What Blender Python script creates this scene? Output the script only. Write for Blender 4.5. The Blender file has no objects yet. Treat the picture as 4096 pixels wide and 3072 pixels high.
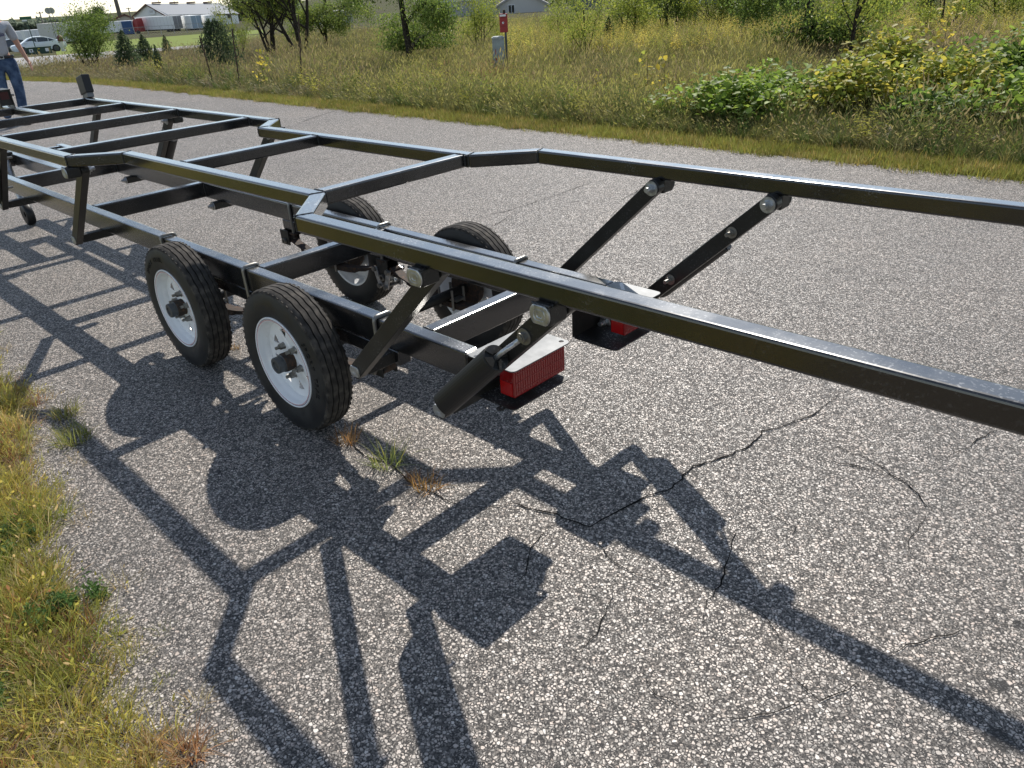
import bpy, bmesh, math, random
import numpy as np
from mathutils import Vector, Matrix, noise

random.seed(7)
rng = np.random.default_rng(7)
S = bpy.context.scene
COL = S.collection
R = math.radians

# ------------------------------------------------------------------ camera
CAM = Vector((1.7317, -1.6135, 1.4038))
yaw, pitch, roll = R(134.8322), R(-28.1997), R(-3.4684)
fw = Vector((math.cos(yaw)*math.cos(pitch), math.sin(yaw)*math.cos(pitch), math.sin(pitch)))
rt = Vector((math.sin(yaw), -math.cos(yaw), 0))
up = rt.cross(fw)
rt2 = rt*math.cos(roll) + up*math.sin(roll)
up2 = -rt*math.sin(roll) + up*math.cos(roll)
cam = bpy.data.cameras.new('camera')
cam.sensor_width = 36; cam.lens = 2998/4096*36
cam.clip_start = .05; cam.clip_end = 3000
co = bpy.data.objects.new('camera', cam); COL.objects.link(co)
m = Matrix((rt2, up2, -fw)).transposed().to_4x4(); m.translation = CAM
co.matrix_world = m
S.camera = co

# ------------------------------------------------------------------ sun and sky
SA, SB = .55, -.87          # shadow shift in metres per metre of height
sun_dir = Vector((-SA, -SB, 1)).normalized()
elev = math.asin(sun_dir.z)
W = bpy.data.worlds.new('World'); S.world = W; W.use_nodes = True
nt = W.node_tree; nt.nodes.clear()
sky = nt.nodes.new('ShaderNodeTexSky'); sky.sky_type = 'NISHITA'; sky.sun_disc = False
sky.sun_elevation = elev; sky.sun_rotation = math.atan2(sun_dir.x, sun_dir.y)
sky.air_density = 1.0; sky.dust_density = .05; sky.ozone_density = 1.5
bg = nt.nodes.new('ShaderNodeBackground'); bg.inputs[1].default_value = .115
wo = nt.nodes.new('ShaderNodeOutputWorld')
wm = nt.nodes.new('ShaderNodeMix'); wm.data_type = 'RGBA'; wm.blend_type = 'MULTIPLY'; wm.inputs[0].default_value = 1; wm.inputs[7].default_value = (.97, 1.0, 1.02, 1)
hz = nt.nodes.new('ShaderNodeHueSaturation'); hz.inputs['Saturation'].default_value = .66   # thin haze whitens the sky
nt.links.new(sky.outputs[0], hz.inputs['Color']); nt.links.new(hz.outputs[0], wm.inputs[6]); nt.links.new(wm.outputs[2], bg.inputs[0]); nt.links.new(bg.outputs[0], wo.inputs[0])
sl = bpy.data.lights.new('sun', 'SUN'); sl.energy = 4.4; sl.angle = R(.8); sl.color = (1, .945, .86)
so = bpy.data.objects.new('sun', sl); COL.objects.link(so)
so.rotation_euler = sun_dir.to_track_quat('Z', 'Y').to_euler(); so.location = (0, 0, 30)
S.view_settings.view_transform = 'Standard'; S.view_settings.look = 'None'
S.view_settings.exposure = 0.34; S.view_settings.gamma = 1; S.view_settings.use_curve_mapping = False
S.render.engine = 'CYCLES'

# ------------------------------------------------------------------ helpers
def sm(a, b, x):
    t = min(1, max(0, (x-a)/(b-a))); return t*t*(3-2*t)
def H(x, y):
    d = math.hypot(x-CAM.x, y-CAM.y)
    h = 0
    if d > 18:
        s = d-18
        h = -.032*(s*s/(s+3))
        if d > 120: h = max(h, -3.1-(d-120)*.019)
        h = max(h, -5.3)
    if y > 4.9 and d < 60:
        h += .06*sm(4.9, 6.5, y)*noise.noise((x*.25, y*.25, 3)) - .34*sm(5.1, 7.6, y)*sm(60, 25, d)
    return h
def P(az, D, z=None):
    a = R(az); x = CAM.x+math.cos(a)*D; y = CAM.y+math.sin(a)*D
    return Vector((x, y, H(x, y) if z is None else z))

def mat(name, color=(.5,.5,.5), rough=.5, metal=0, spec=.5, coat=0):
    mt = bpy.data.materials.new(name); mt.use_nodes = True
    b = mt.node_tree.nodes['Principled BSDF']
    b.inputs['Base Color'].default_value = (*color, 1); b.inputs['Roughness'].default_value = rough
    b.inputs['Metallic'].default_value = metal; b.inputs['Specular IOR Level'].default_value = spec
    b.inputs['Coat Weight'].default_value = coat; b.inputs['Coat Roughness'].default_value = .17
    return mt
def N(mt, t, **kw):
    n = mt.node_tree.nodes.new(t)
    for k, v in kw.items(): setattr(n, k, v)
    return n
def L(mt, a, b): mt.node_tree.links.new(a, b)
def BS(mt): return mt.node_tree.nodes['Principled BSDF']
def mixc(mt, fac, a, b):
    n = N(mt, 'ShaderNodeMix', data_type='RGBA')
    for s, v in ((0, fac), (6, a), (7, b)):
        if isinstance(v, (int, float)): n.inputs[s].default_value = v
        elif isinstance(v, tuple): n.inputs[s].default_value = (*v, 1)
        else: L(mt, v, n.inputs[s])
    return n.outputs[2]
def math_(mt, op, a, b=0.0, clamp=False):
    n = N(mt, 'ShaderNodeMath', operation=op, use_clamp=clamp)
    for i, v in enumerate((a, b)):
        if isinstance(v, (int, float)): n.inputs[i].default_value = v
        else: L(mt, v, n.inputs[i])
    return n.outputs[0]
def ramp(mt, src, stops):
    n = N(mt, 'ShaderNodeValToRGB'); cr = n.color_ramp
    while len(cr.elements) < len(stops): cr.elements.new(.5)
    for e, (p, c) in zip(cr.elements, stops):
        e.position = p; e.color = (*c, 1) if isinstance(c, tuple) else (c, c, c, 1)
    L(mt, src, n.inputs[0]); return n.outputs[0]
def tex(mt, kind, scale, coord='Object', **kw):
    tc = N(mt, 'ShaderNodeTexCoord'); n = N(mt, kind)
    L(mt, tc.outputs[coord], n.inputs['Vector'])
    n.inputs['Scale'].default_value = scale
    for k, v in kw.items():
        if k in n.inputs: n.inputs[k].default_value = v
        else: setattr(n, k, v)
    return n
def bump(mt, h, strength=.3, dist=.01):
    n = N(mt, 'ShaderNodeBump'); n.inputs['Strength'].default_value = strength; n.inputs['Distance'].default_value = dist
    L(mt, h, n.inputs['Height']); L(mt, n.outputs[0], BS(mt).inputs['Normal'])

class MB:
    def __init__(s): s.v = []; s.f = []; s.mi = []
    def add(s, vs, fs, mi=0):
        o = len(s.v); s.v += [tuple(v) for v in vs]; s.f += [tuple(i+o for i in f) for f in fs]; s.mi += [mi]*len(fs)
    def box(s, c, d, rot=None, mi=0):
        x, y, z = d[0]/2, d[1]/2, d[2]/2
        vs = [Vector((a*x, b*y, e*z)) for e in (-1, 1) for a, b in ((-1,-1),(1,-1),(1,1),(-1,1))]
        if rot is not None: vs = [rot @ v for v in vs]
        c = Vector(c); vs = [v+c for v in vs]
        s.add(vs, [(3,2,1,0),(4,5,6,7),(0,1,5,4),(1,2,6,5),(2,3,7,6),(3,0,4,7)], mi)
    def tube(s, pts, rad, n=10, mi=0, cap=True):
        pts = [Vector(p) for p in pts]
        if isinstance(rad, (int, float)): rad = [rad]*len(pts)
        rings = []; prev = None
        for i, p in enumerate(pts):
            d = (pts[min(i+1, len(pts)-1)]-pts[max(i-1, 0)]).normalized()
            if prev is None:
                a = Vector((0,0,1)) if abs(d.z) < .9 else Vector((1,0,0))
                u = d.cross(a).normalized()
            else: u = (prev - d*prev.dot(d)).normalized()
            prev = u; w = d.cross(u)
            rings.append([p+(u*math.cos(t*2*math.pi/n)+w*math.sin(t*2*math.pi/n))*rad[i] for t in range(n)])
        vs = [v for r in rings for v in r]; fs = []
        for i in range(len(pts)-1):
            for t in range(n):
                a = i*n+t; b = i*n+(t+1) % n
                fs.append((a, b, b+n, a+n))
        if cap: fs.append(tuple(range(n-1, -1, -1))); fs.append(tuple(range((len(pts)-1)*n, len(pts)*n)))
        s.add(vs, fs, mi)
    def lathe_y(s, prof, n=64, c=(0,0,0), mi=0, closed=False, jit=None):
        # prof: list of (r, y); revolve round the Y axis
        vs = []
        for k, (r, y) in enumerate(prof):
            for t in range(n):
                a = 2*math.pi*t/n; yy = y + (jit(k, t) if jit else 0)
                vs.append((c[0]+r*math.cos(a), c[1]+yy, c[2]+r*math.sin(a)))
        fs = []
        K = len(prof)
        for k in range(K if closed else K-1):
            for t in range(n):
                k2 = (k+1) % K
                fs.append((k*n+t, k*n+(t+1) % n, k2*n+(t+1) % n, k2*n+t))
        s.add(vs, fs, mi)
    def prism(s, poly, z0, z1, mi=0):
        n = len(poly)
        vs = [(x, y, z0) for x, y in poly]+[(x, y, z1) for x, y in poly]
        s.add(vs, [tuple(range(n-1, -1, -1)), tuple(range(n, 2*n))]+[(i, (i+1) % n, n+(i+1) % n, n+i) for i in range(n)], mi)
    def mesh(s, name, mats, smooth=False, bevel=0, seg=2, sharp=None):
        me = bpy.data.meshes.new(name); me.from_pydata(s.v, [], s.f)
        if not isinstance(mats, (list, tuple)): mats = [mats]
        for m_ in mats: me.materials.append(m_)
        if len(mats) > 1: me.polygons.foreach_set('material_index', s.mi)
        bm = bmesh.new(); bm.from_mesh(me)
        if bevel:
            bmesh.ops.remove_doubles(bm, verts=bm.verts, dist=1e-5)
            bmesh.ops.recalc_face_normals(bm, faces=bm.faces)
            ed = [e for e in bm.edges if len(e.link_faces) == 2 and e.calc_face_angle(0) > .4]
            bmesh.ops.bevel(bm, geom=ed, offset=bevel, segments=seg, profile=.5, affect='EDGES', clamp_overlap=True)
        else: bmesh.ops.recalc_face_normals(bm, faces=bm.faces)
        bm.to_mesh(me); bm.free()
        if smooth:
            me.polygons.foreach_set('use_smooth', [True]*len(me.polygons))
            if sharp is not None:
                me.set_sharp_from_angle(angle=R(sharp))
        return me
def link(name, me, parent=None, loc=None, rot=None):
    o = bpy.data.objects.new(name, me); COL.objects.link(o)
    if parent: o.parent = parent
    if loc is not None: o.location = loc
    if rot is not None: o.rotation_euler = rot
    return o
def tag(o, label, cat, group=None):
    o['label'] = label; o['category'] = cat
    if group: o['group'] = group
    return o
def kind(o, k): o['kind'] = k; return o
def empty(name, loc, label, cat, group=None, rz=0):
    o = link(name, None, None, loc, (0, 0, rz)); o.empty_display_size = .2
    return tag(o, label, cat, group)

def rot_to(d, upv=Vector((0,0,1))):
    d = Vector(d).normalized(); y = upv.cross(d).normalized(); z = d.cross(y)
    return Matrix((d, y, z)).transposed()

# ------------------------------------------------------------------ materials
def asphalt_mat():
    mt = mat('worn asphalt with exposed aggregate', rough=.85, spec=.55)
    tc = N(mt, 'ShaderNodeTexCoord'); wn = N(mt, 'ShaderNodeTexNoise'); wn.inputs['Scale'].default_value = 210; wn.inputs['Detail'].default_value = 2
    L(mt, tc.outputs['Object'], wn.inputs['Vector'])
    off = N(mt, 'ShaderNodeVectorMath', operation='SCALE'); off.inputs['Scale'].default_value = .0045; sb_ = N(mt, 'ShaderNodeVectorMath', operation='SUBTRACT'); sb_.inputs[1].default_value = (.5, .5, .5)
    L(mt, wn.outputs['Color'], sb_.inputs[0]); L(mt, sb_.outputs[0], off.inputs[0])
    ad = N(mt, 'ShaderNodeVectorMath', operation='ADD'); L(mt, tc.outputs['Object'], ad.inputs[0]); L(mt, off.outputs[0], ad.inputs[1])
    v = N(mt, 'ShaderNodeTexVoronoi', feature='F1'); v2 = N(mt, 'ShaderNodeTexVoronoi', feature='DISTANCE_TO_EDGE')
    for q in (v, v2): q.inputs['Scale'].default_value = 128; L(mt, ad.outputs[0], q.inputs['Vector'])
    nz = tex(mt, 'ShaderNodeTexNoise', 45, Detail=3)
    nb = tex(mt, 'ShaderNodeTexNoise', 1.1, Detail=6, Roughness=.65)
    nf = tex(mt, 'ShaderNodeTexNoise', 420, Detail=2)
    sep = N(mt, 'ShaderNodeSeparateColor'); L(mt, v.outputs['Color'], sep.inputs[0])
    stone = ramp(mt, sep.outputs[0], [(0, (.08,.075,.07)), (.16, (.20,.184,.168)), (.36, (.44,.40,.362)), (.64, (.54,.495,.45)), (.86, (.54,.455,.395)), (1, (.74,.70,.65))])
    # stones are round: they stop before the cell edge, by an amount that differs from stone to stone
    lim = math_(mt, 'ADD', math_(mt, 'MULTIPLY', sep.outputs[2], .13), .02)
    edge = ramp(mt, math_(mt, 'SUBTRACT', v2.outputs['Distance'], lim), [(0.0, 0.0), (.07, 1.0)])
    thr = math_(mt, 'ADD', math_(mt, 'MULTIPLY', nz.outputs[0], .8), math_(mt, 'MULTIPLY', nb.outputs[0], .55))
    keep = ramp(mt, math_(mt, 'SUBTRACT', math_(mt, 'ADD', sep.outputs[1], .36), math_(mt, 'MULTIPLY', thr, .72)), [(.0, 0.0), (.10, 1.0)])
    m1 = math_(mt, 'MULTIPLY', edge, keep)
    v3 = N(mt, 'ShaderNodeTexVoronoi', feature='F1'); v3.inputs['Scale'].default_value = 290; L(mt, ad.outputs[0], v3.inputs['Vector'])
    s3 = N(mt, 'ShaderNodeSeparateColor'); L(mt, v3.outputs['Color'], s3.inputs[0])
    fine = ramp(mt, s3.outputs[0], [(0, (.03,.03,.03)), (.45, (.055,.052,.05)), (.72, (.19,.175,.16)), (1, (.46,.42,.38))])
    grit0 = ramp(mt, nf.outputs[0], [(.45, (.026,.026,.027)), (.62, (.12,.112,.105)), (.74, (.36,.33,.31))])
    grit = mixc(mt, .65, grit0, fine)
    c = mixc(mt, m1, grit, stone)
    # bare binder spots
    spot = None
    for (sx_, sy_, sr_) in ((1.681, -.115, .030), (1.717, -.262, .038), (1.668, .10, .024), (.90, -.60, .016)):
        vd = N(mt, 'ShaderNodeVectorMath', operation='DISTANCE'); L(mt, tc.outputs['Object'], vd.inputs[0]); vd.inputs[1].default_value = (sx_, sy_, 0)
        q_ = math_(mt, 'LESS_THAN', math_(mt, 'ADD', vd.outputs['Value'], math_(mt, 'MULTIPLY', nz.outputs[0], .02)), sr_)
        spot = q_ if spot is None else math_(mt, 'MAXIMUM', spot, q_)
    c = mixc(mt, math_(mt, 'MULTIPLY', spot, .85), c, (.035,.034,.034))
    # a worn wheel track and stains
    tint = ramp(mt, nb.outputs[0], [(.3, (.70,.68,.67)), (.42, (.90,.88,.86)), (.55, (1.0,.97,.94)), (.7, (1.12,1.07,1.02))])
    n = N(mt, 'ShaderNodeMix', data_type='RGBA', blend_type='MULTIPLY'); n.inputs[0].default_value = 1
    L(mt, c, n.inputs[6]); L(mt, tint, n.inputs[7])
    L(mt, n.outputs[2], BS(mt).inputs['Base Color'])
    hh = math_(mt, 'ADD', math_(mt, 'MULTIPLY', m1, math_(mt, 'ADD', sep.outputs[2], .4)), math_(mt, 'MULTIPLY', nf.outputs[0], .25))
    bump(mt, hh, 1.0, .0035)
    r_ = ramp(mt, m1, [(0, .9), (1, .44)]); L(mt, r_, BS(mt).inputs['Roughness'])
    return mt
M_ASPH = asphalt_mat()
M_CRACK = mat('painted crack shade', (.012,.011,.010), 1, spec=.1)  # near-black colour paints the shade down inside the cracks
M_SOIL = mat('sandy soil', (.11,.085,.06), 1, spec=.1)
n_ = tex(M_SOIL, 'ShaderNodeTexNoise', 60, Detail=8)
L(M_SOIL, ramp(M_SOIL, n_.outputs[0], [(.35, (.05,.04,.028)), (.5, (.12,.095,.065)), (.65, (.24,.2,.15))]), BS(M_SOIL).inputs['Base Color'])
bump(M_SOIL, n_.outputs[0], .8, .01)
M_FIELD = mat('field ground', (.07,.06,.03), 1, spec=.1)
n_ = tex(M_FIELD, 'ShaderNodeTexNoise', 3, Detail=8)
n2 = tex(M_FIELD, 'ShaderNodeTexNoise', .15, Detail=3)
ca = ramp(M_FIELD, n_.outputs[0], [(.3, (.035,.032,.018)), (.5, (.07,.06,.035)), (.7, (.08,.085,.03))])
cb = ramp(M_FIELD, n_.outputs[0], [(.3, (.05,.06,.02)), (.7, (.085,.09,.03))])
L(M_FIELD, mixc(M_FIELD, ramp(M_FIELD, n2.outputs[0], [(.45, 0.0), (.55, 1.0)]), ca, cb), BS(M_FIELD).inputs['Base Color'])
bump(M_FIELD, n_.outputs[0], .8, .1)
M_LAWN = mat('mown lawn', (.17,.21,.045), .9, spec=.1)
M_ROAD2 = mat('pale road', (.34,.33,.32), .9, spec=.2)

def paint(name, col=(.007,.0073,.008), rough=.2, spec=.5, coat=1.0):
    mt = mat(name, col, rough, spec=spec, coat=coat)
    BS(mt).inputs['Coat IOR'].default_value = 1.6
    a = tex(mt, 'ShaderNodeTexNoise', 9, Detail=6); b = tex(mt, 'ShaderNodeTexNoise', 160, Detail=4)
    g = N(mt, 'ShaderNodeNewGeometry'); sx = N(mt, 'ShaderNodeSeparateXYZ'); L(mt, g.outputs['Normal'], sx.inputs[0])
    upf = ramp(mt, sx.outputs[2], [(.6, 0.0), (.95, 1.0)])
    dust = math_(mt, 'MULTIPLY', ramp(mt, a.outputs[0], [(.42, 0.0), (.7, 1.0)]), math_(mt, 'ADD', math_(mt, 'MULTIPLY', upf, .55), .10))
    spk = math_(mt, 'MULTIPLY', ramp(mt, b.outputs[0], [(.57, 0.0), (.64, 1.0)]), dust)
    c = mixc(mt, math_(mt, 'MULTIPLY', dust, .22), col, (.22,.21,.2))
    c = mixc(mt, spk, c, (.55,.54,.52))
    L(mt, c, BS(mt).inputs['Base Color'])
    L(mt, math_(mt, 'ADD', math_(mt, 'MULTIPLY', dust, .25), math_(mt, 'ADD', math_(mt, 'MULTIPLY', b.outputs[0], .05), rough-.02)), BS(mt).inputs['Roughness'])
    c2 = tex(mt, 'ShaderNodeTexNoise', 2.2, Detail=2)
    bump(mt, c2.outputs[0], .10, .01)
    return mt
M_PAINT = paint('black gloss frame paint', rough=.24)
M_ARM = paint('black worn arm paint', (.017,.016,.014), .42, .35, .12)
M_WELD = mat('painted weld bead', (.02,.02,.021), .3, spec=.6)
n_ = tex(M_WELD, 'ShaderNodeTexNoise', 300, Detail=2); bump(M_WELD, n_.outputs[0], .8, .002)
M_ZINC = mat('zinc plated steel', (.52,.53,.52), .38, .85)
n_ = tex(M_ZINC, 'ShaderNodeTexNoise', 60, Detail=6)
L(M_ZINC, ramp(M_ZINC, n_.outputs[0], [(.3, (.33,.34,.34)), (.7, (.60,.61,.62))]), BS(M_ZINC).inputs['Base Color'])
M_BOLT = mat('dull bolt steel', (.26,.25,.23), .42, .8)
M_PLATE = mat('grey primer plate', (.30,.32,.34), .42, .3)
n_ = tex(M_PLATE, 'ShaderNodeTexNoise', 25, Detail=6)
L(M_PLATE, ramp(M_PLATE, n_.outputs[0], [(.35, (.10,.105,.11)), (.65, (.16,.165,.17))]), BS(M_PLATE).inputs['Base Color'])
M_RUST = mat('rusty iron', (.06,.035,.022), .8)
n_ = tex(M_RUST, 'ShaderNodeTexNoise', 70, Detail=6)
L(M_RUST, ramp(M_RUST, n_.outputs[0], [(.35, (.022,.018,.016)), (.6, (.06,.035,.022)), (.8, (.16,.07,.03))]), BS(M_RUST).inputs['Base Color'])
M_RUBBER = mat('tyre sidewall rubber', (.016,.016,.017), .48, spec=.4)
n_ = tex(M_RUBBER, 'ShaderNodeTexNoise', 12, Detail=6)
L(M_RUBBER, ramp(M_RUBBER, n_.outputs[0], [(.35, (.012,.012,.013)), (.7, (.032,.031,.03))]), BS(M_RUBBER).inputs['Base Color'])
L(M_RUBBER, ramp(M_RUBBER, n_.outputs[0], [(.35, .42), (.7, .68)]), BS(M_RUBBER).inputs['Roughness'])
M_TREAD = mat('dusty tyre tread', (.06,.053,.045), .85, spec=.25)
n_ = tex(M_TREAD, 'ShaderNodeTexNoise', 35, Detail=8)
L(M_TREAD, ramp(M_TREAD, n_.outputs[0], [(.3, (.025,.023,.021)), (.5, (.048,.043,.038)), (.75, (.12,.105,.088))]), BS(M_TREAD).inputs['Base Color'])
bump(M_TREAD, n_.outputs[0], .5, .003)
M_RIM = mat('white wheel enamel', (.70,.75,.80), .28, spec=.5, coat=.3)
n_ = tex(M_RIM, 'ShaderNodeTexNoise', 18, Detail=6)
L(M_RIM, ramp(M_RIM, n_.outputs[0], [(.55, (.90,.91,.92)), (.85, (.70,.70,.67))]), BS(M_RIM).inputs['Base Color'])
M_RED_S = mat('red pinstripe', (.45,.03,.03), .3); M_BLUE_S = mat('blue pinstripe', (.02,.03,.12), .3)
M_HUB = mat('grey dust cap', (.085,.09,.095), .5, .3)
M_BLKRUB = mat('black moulded rubber', (.012,.012,.012), .45, spec=.4)
M_LENS = mat('dark red lens', (.24,.003,.004), .15, spec=.7, coat=.5)
n_ = tex(M_LENS, 'ShaderNodeTexVoronoi', 110); bump(M_LENS, n_.outputs[0], .25, .003)
M_REFL = mat('bright red reflector', (.42,.006,.006), .2, spec=.6)
M_WHITE = mat('white paint', (.78,.79,.80), .5)
M_CARW = mat('pearl white car paint', (.72,.76,.82), .25, spec=.6, coat=.6)
M_CARD = mat('dark car paint', (.03,.035,.05), .25, spec=.6, coat=.6)
M_GLASS = mat('dark car glass', (.02,.03,.035), .08, spec=.8)
M_BLACK = mat('matt black', (.015,.015,.015), .7)
M_BARK = mat('dark bark', (.055,.045,.035), .95, spec=.1)
n_ = tex(M_BARK, 'ShaderNodeTexNoise', 25, Detail=6)
L(M_BARK, ramp(M_BARK, n_.outputs[0], [(.35, (.02,.017,.014)), (.7, (.085,.07,.055))]), BS(M_BARK).inputs['Base Color']); bump(M_BARK, n_.outputs[0], .8, .02)

def leaf_mat(name, instancer=False, base=(.1,.14,.03), trans=.45, rough=.55, attr='tint'):
    mt = bpy.data.materials.new(name); mt.use_nodes = True
    ntt = mt.node_tree; b = BS(mt); out = ntt.nodes['Material Output']
    at = N(mt, 'ShaderNodeAttribute', attribute_name=attr)
    at.attribute_type = 'INSTANCER' if instancer else 'GEOMETRY'
    col = at.outputs['Color']
    if instancer:
        ge = N(mt, 'ShaderNodeAttribute', attribute_name='vcol')
        mm = N(mt, 'ShaderNodeMix', data_type='RGBA', blend_type='MULTIPLY'); mm.inputs[0].default_value = 1
        L(mt, col, mm.inputs[6]); L(mt, ge.outputs['Color'], mm.inputs[7]); col = mm.outputs[2]
    L(mt, col, b.inputs['Base Color']); b.inputs['Roughness'].default_value = rough; b.inputs['Specular IOR Level'].default_value = .18
    tr = N(mt, 'ShaderNodeBsdfTranslucent'); hs = N(mt, 'ShaderNodeHueSaturation'); hs.inputs['Saturation'].default_value = 1.0; hs.inputs['Value'].default_value = 1.5
    L(mt, col, hs.inputs['Color']); L(mt, hs.outputs[0], tr.inputs[0])
    mx = N(mt, 'ShaderNodeMixShader'); mx.inputs[0].default_value = trans
    L(mt, b.outputs[0], mx.inputs[1]); L(mt, tr.outputs[0], mx.inputs[2]); L(mt, mx.outputs[0], out.inputs[0])
    return mt
M_GRASS = leaf_mat('grass blades', True, trans=.4)
M_LEAF = leaf_mat('leaves', False, trans=.42)

def leaf_mesh(name, pts, size, cols, mats, shape='quad', flat=0.0, seed=0):
    """many small leaves at pts (Nx3) with per leaf colour"""
    r = np.random.default_rng(seed); n = len(pts)
    nrm = r.normal(size=(n, 3)); nrm[:, 2] = np.abs(nrm[:, 2])*(1+flat*3)+flat
    nrm /= np.linalg.norm(nrm, axis=1)[:, None]
    a = r.normal(size=(n, 3)); a[:, 2] -= .4; a -= nrm*(a*nrm).sum(1)[:, None]; a /= np.linalg.norm(a, axis=1)[:, None]
    b = np.cross(nrm, a)
    sz = (size*(r.uniform(.6, 1.35, n)))[:, None]
    if shape == 'quad':
        loc = [(-.5, 0, 0), (0, .22, .03), (.55, 0, -.05), (0, -.22, .03)]; faces = [(0, 1, 2, 3)]
    else:
        loc = [(-.42, 0, 0), (-.28, .36, .07), (.15, .36, .07), (.62, 0, -.09), (.15, -.36, .07), (-.28, -.36, .07)]
        faces = [(0, 3, 2, 1), (0, 5, 4, 3)]
    k = len(loc); V = np.zeros((n, k, 3))
    for i, (p, q, s) in enumerate(loc): V[:, i] = pts + sz*(p*a+q*b+s*nrm)
    me = bpy.data.meshes.new(name)
    me.vertices.add(n*k); me.vertices.foreach_set('co', V.reshape(-1).astype('f'))
    F = np.array(faces); nf = len(faces)*n; fl = len(faces[0])
    idx = (np.arange(n)[:, None, None]*k + F[None]).reshape(-1)
    me.loops.add(len(idx)); me.loops.foreach_set('vertex_index', idx.astype('i'))
    me.polygons.add(nf); me.polygons.foreach_set('loop_start', (np.arange(nf)*fl).astype('i'))
    ca = me.attributes.new('tint', 'FLOAT_COLOR', 'POINT')
    cc = np.ones((n, k, 4)); cc[:, :, :3] = cols[:, None, :]
    ca.data.foreach_set('color', cc.reshape(-1).astype('f'))
    me.materials.append(mats); me.update(); me.validate()
    return me

# ------------------------------------------------------------------ the ground
def grid_sheet(name, xs, ys, zf, m_, smooth=True):
    vs = [(x, y, zf(x, y)) for y in ys for x in xs]; nx = len(xs)
    fs = [(j*nx+i, j*nx+i+1, (j+1)*nx+i+1, (j+1)*nx+i) for j in range(len(ys)-1) for i in range(nx-1)]
    me = bpy.data.meshes.new(name); me.from_pydata(vs, [], fs); me.materials.append(m_)
    if smooth: me.polygons.foreach_set('use_smooth', [True]*len(fs))
    return kind(link(name, me), 'structure')
def span(a, b, n): return list(np.linspace(a, b, n))
EDGE = [(-60, -1.0), (-6, -1.0), (-3, -.98), (-1.98, -1.02), (-1.2, -1.12), (-.75, -1.24), (-.41, -1.35), (-.13, -1.31), (.18, -1.37), (.29, -1.41), (.41, -1.39), (.6, -1.42), (1.0, -1.6), (1.6, -1.75), (12, -1.9)]
def near_edge(x):
    for (a, b), (c, d) in zip(EDGE, EDGE[1:]):
        if a <= x <= c: return b+(d-b)*(x-a)/(c-a)
    return -1.6
xs = sorted(set(span(-900, -80, 30)+span(-80, -20, 40)+span(-20, 10, 90)+span(10, 60, 12)+span(60, 400, 6)))
ys = sorted(set(span(-200, -6, 8)+span(-6, -1.9, 5)+[-1.9, 4.5, 4.62, 4.85]+span(5.2, 30, 50)+span(30, 120, 30)+span(120, 900, 20)))
def gz(x, y):
    h = H(x, y)
    if -1.9 <= y <= 4.5 and x > -60: h -= .06
    elif y < -1.9: h -= .03
    return h-.008
grid_sheet('ground', xs, ys, gz, M_FIELD)
# asphalt road with an uneven near edge
xx = span(-60, -22, 20)+span(-21.9, -4, 70)+span(-3.95, 3, 300)+span(3.1, 12, 40)
vs = []; fs = []
for i, x in enumerate(xx):
    ye = near_edge(x)+.035*noise.noise((x*3, 0, 0))+.02*noise.noise((x*14, 5, 0))
    yf = 4.57+.03*noise.noise((x*2, 8, 0))
    for y in (ye-.30, ye-.28, yf, yf+.015): vs.append((x, y, H(x, y)+(0 if y in (ye-.28, yf) else -.05)))
    if i:
        a = (i-1)*4; b = i*4
        for k in range(3): fs.append((a+k, b+k, b+k+1, a+k+1))
me = bpy.data.meshes.new('asphalt_road'); me.from_pydata(vs, [], fs); me.materials.append(M_ASPH)
kind(link('asphalt_road', me), 'structure')
# soil shoulder on the near side
def soilz(x, y): return (-.02+.036*sm(-.03, .16, near_edge(x)-y)+.014*noise.noise((x*2.5, y*2.5, 0))+.010*noise.noise((x*13, y*13, 4)))
grid_sheet('soil_shoulder', span(-7, 5, 300), span(-4.5, -.8, 110), soilz, M_SOIL)

# cracks in the asphalt (traced on the ground)
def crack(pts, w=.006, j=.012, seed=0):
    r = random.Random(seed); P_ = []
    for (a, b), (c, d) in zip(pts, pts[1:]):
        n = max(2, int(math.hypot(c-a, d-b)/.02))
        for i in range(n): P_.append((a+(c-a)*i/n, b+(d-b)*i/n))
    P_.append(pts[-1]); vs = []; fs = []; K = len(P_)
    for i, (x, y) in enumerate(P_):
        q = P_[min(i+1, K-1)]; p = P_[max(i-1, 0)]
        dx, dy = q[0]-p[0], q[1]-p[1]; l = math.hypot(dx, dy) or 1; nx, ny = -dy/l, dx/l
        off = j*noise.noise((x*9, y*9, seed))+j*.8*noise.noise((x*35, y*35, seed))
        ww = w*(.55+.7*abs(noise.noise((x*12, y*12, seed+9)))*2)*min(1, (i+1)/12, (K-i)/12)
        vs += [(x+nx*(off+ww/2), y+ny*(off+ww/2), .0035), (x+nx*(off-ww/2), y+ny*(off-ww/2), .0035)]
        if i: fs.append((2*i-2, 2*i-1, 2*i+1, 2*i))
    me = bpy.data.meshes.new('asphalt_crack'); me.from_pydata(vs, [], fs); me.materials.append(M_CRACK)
    return kind(link('asphalt_crack', me), 'structure')
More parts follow.
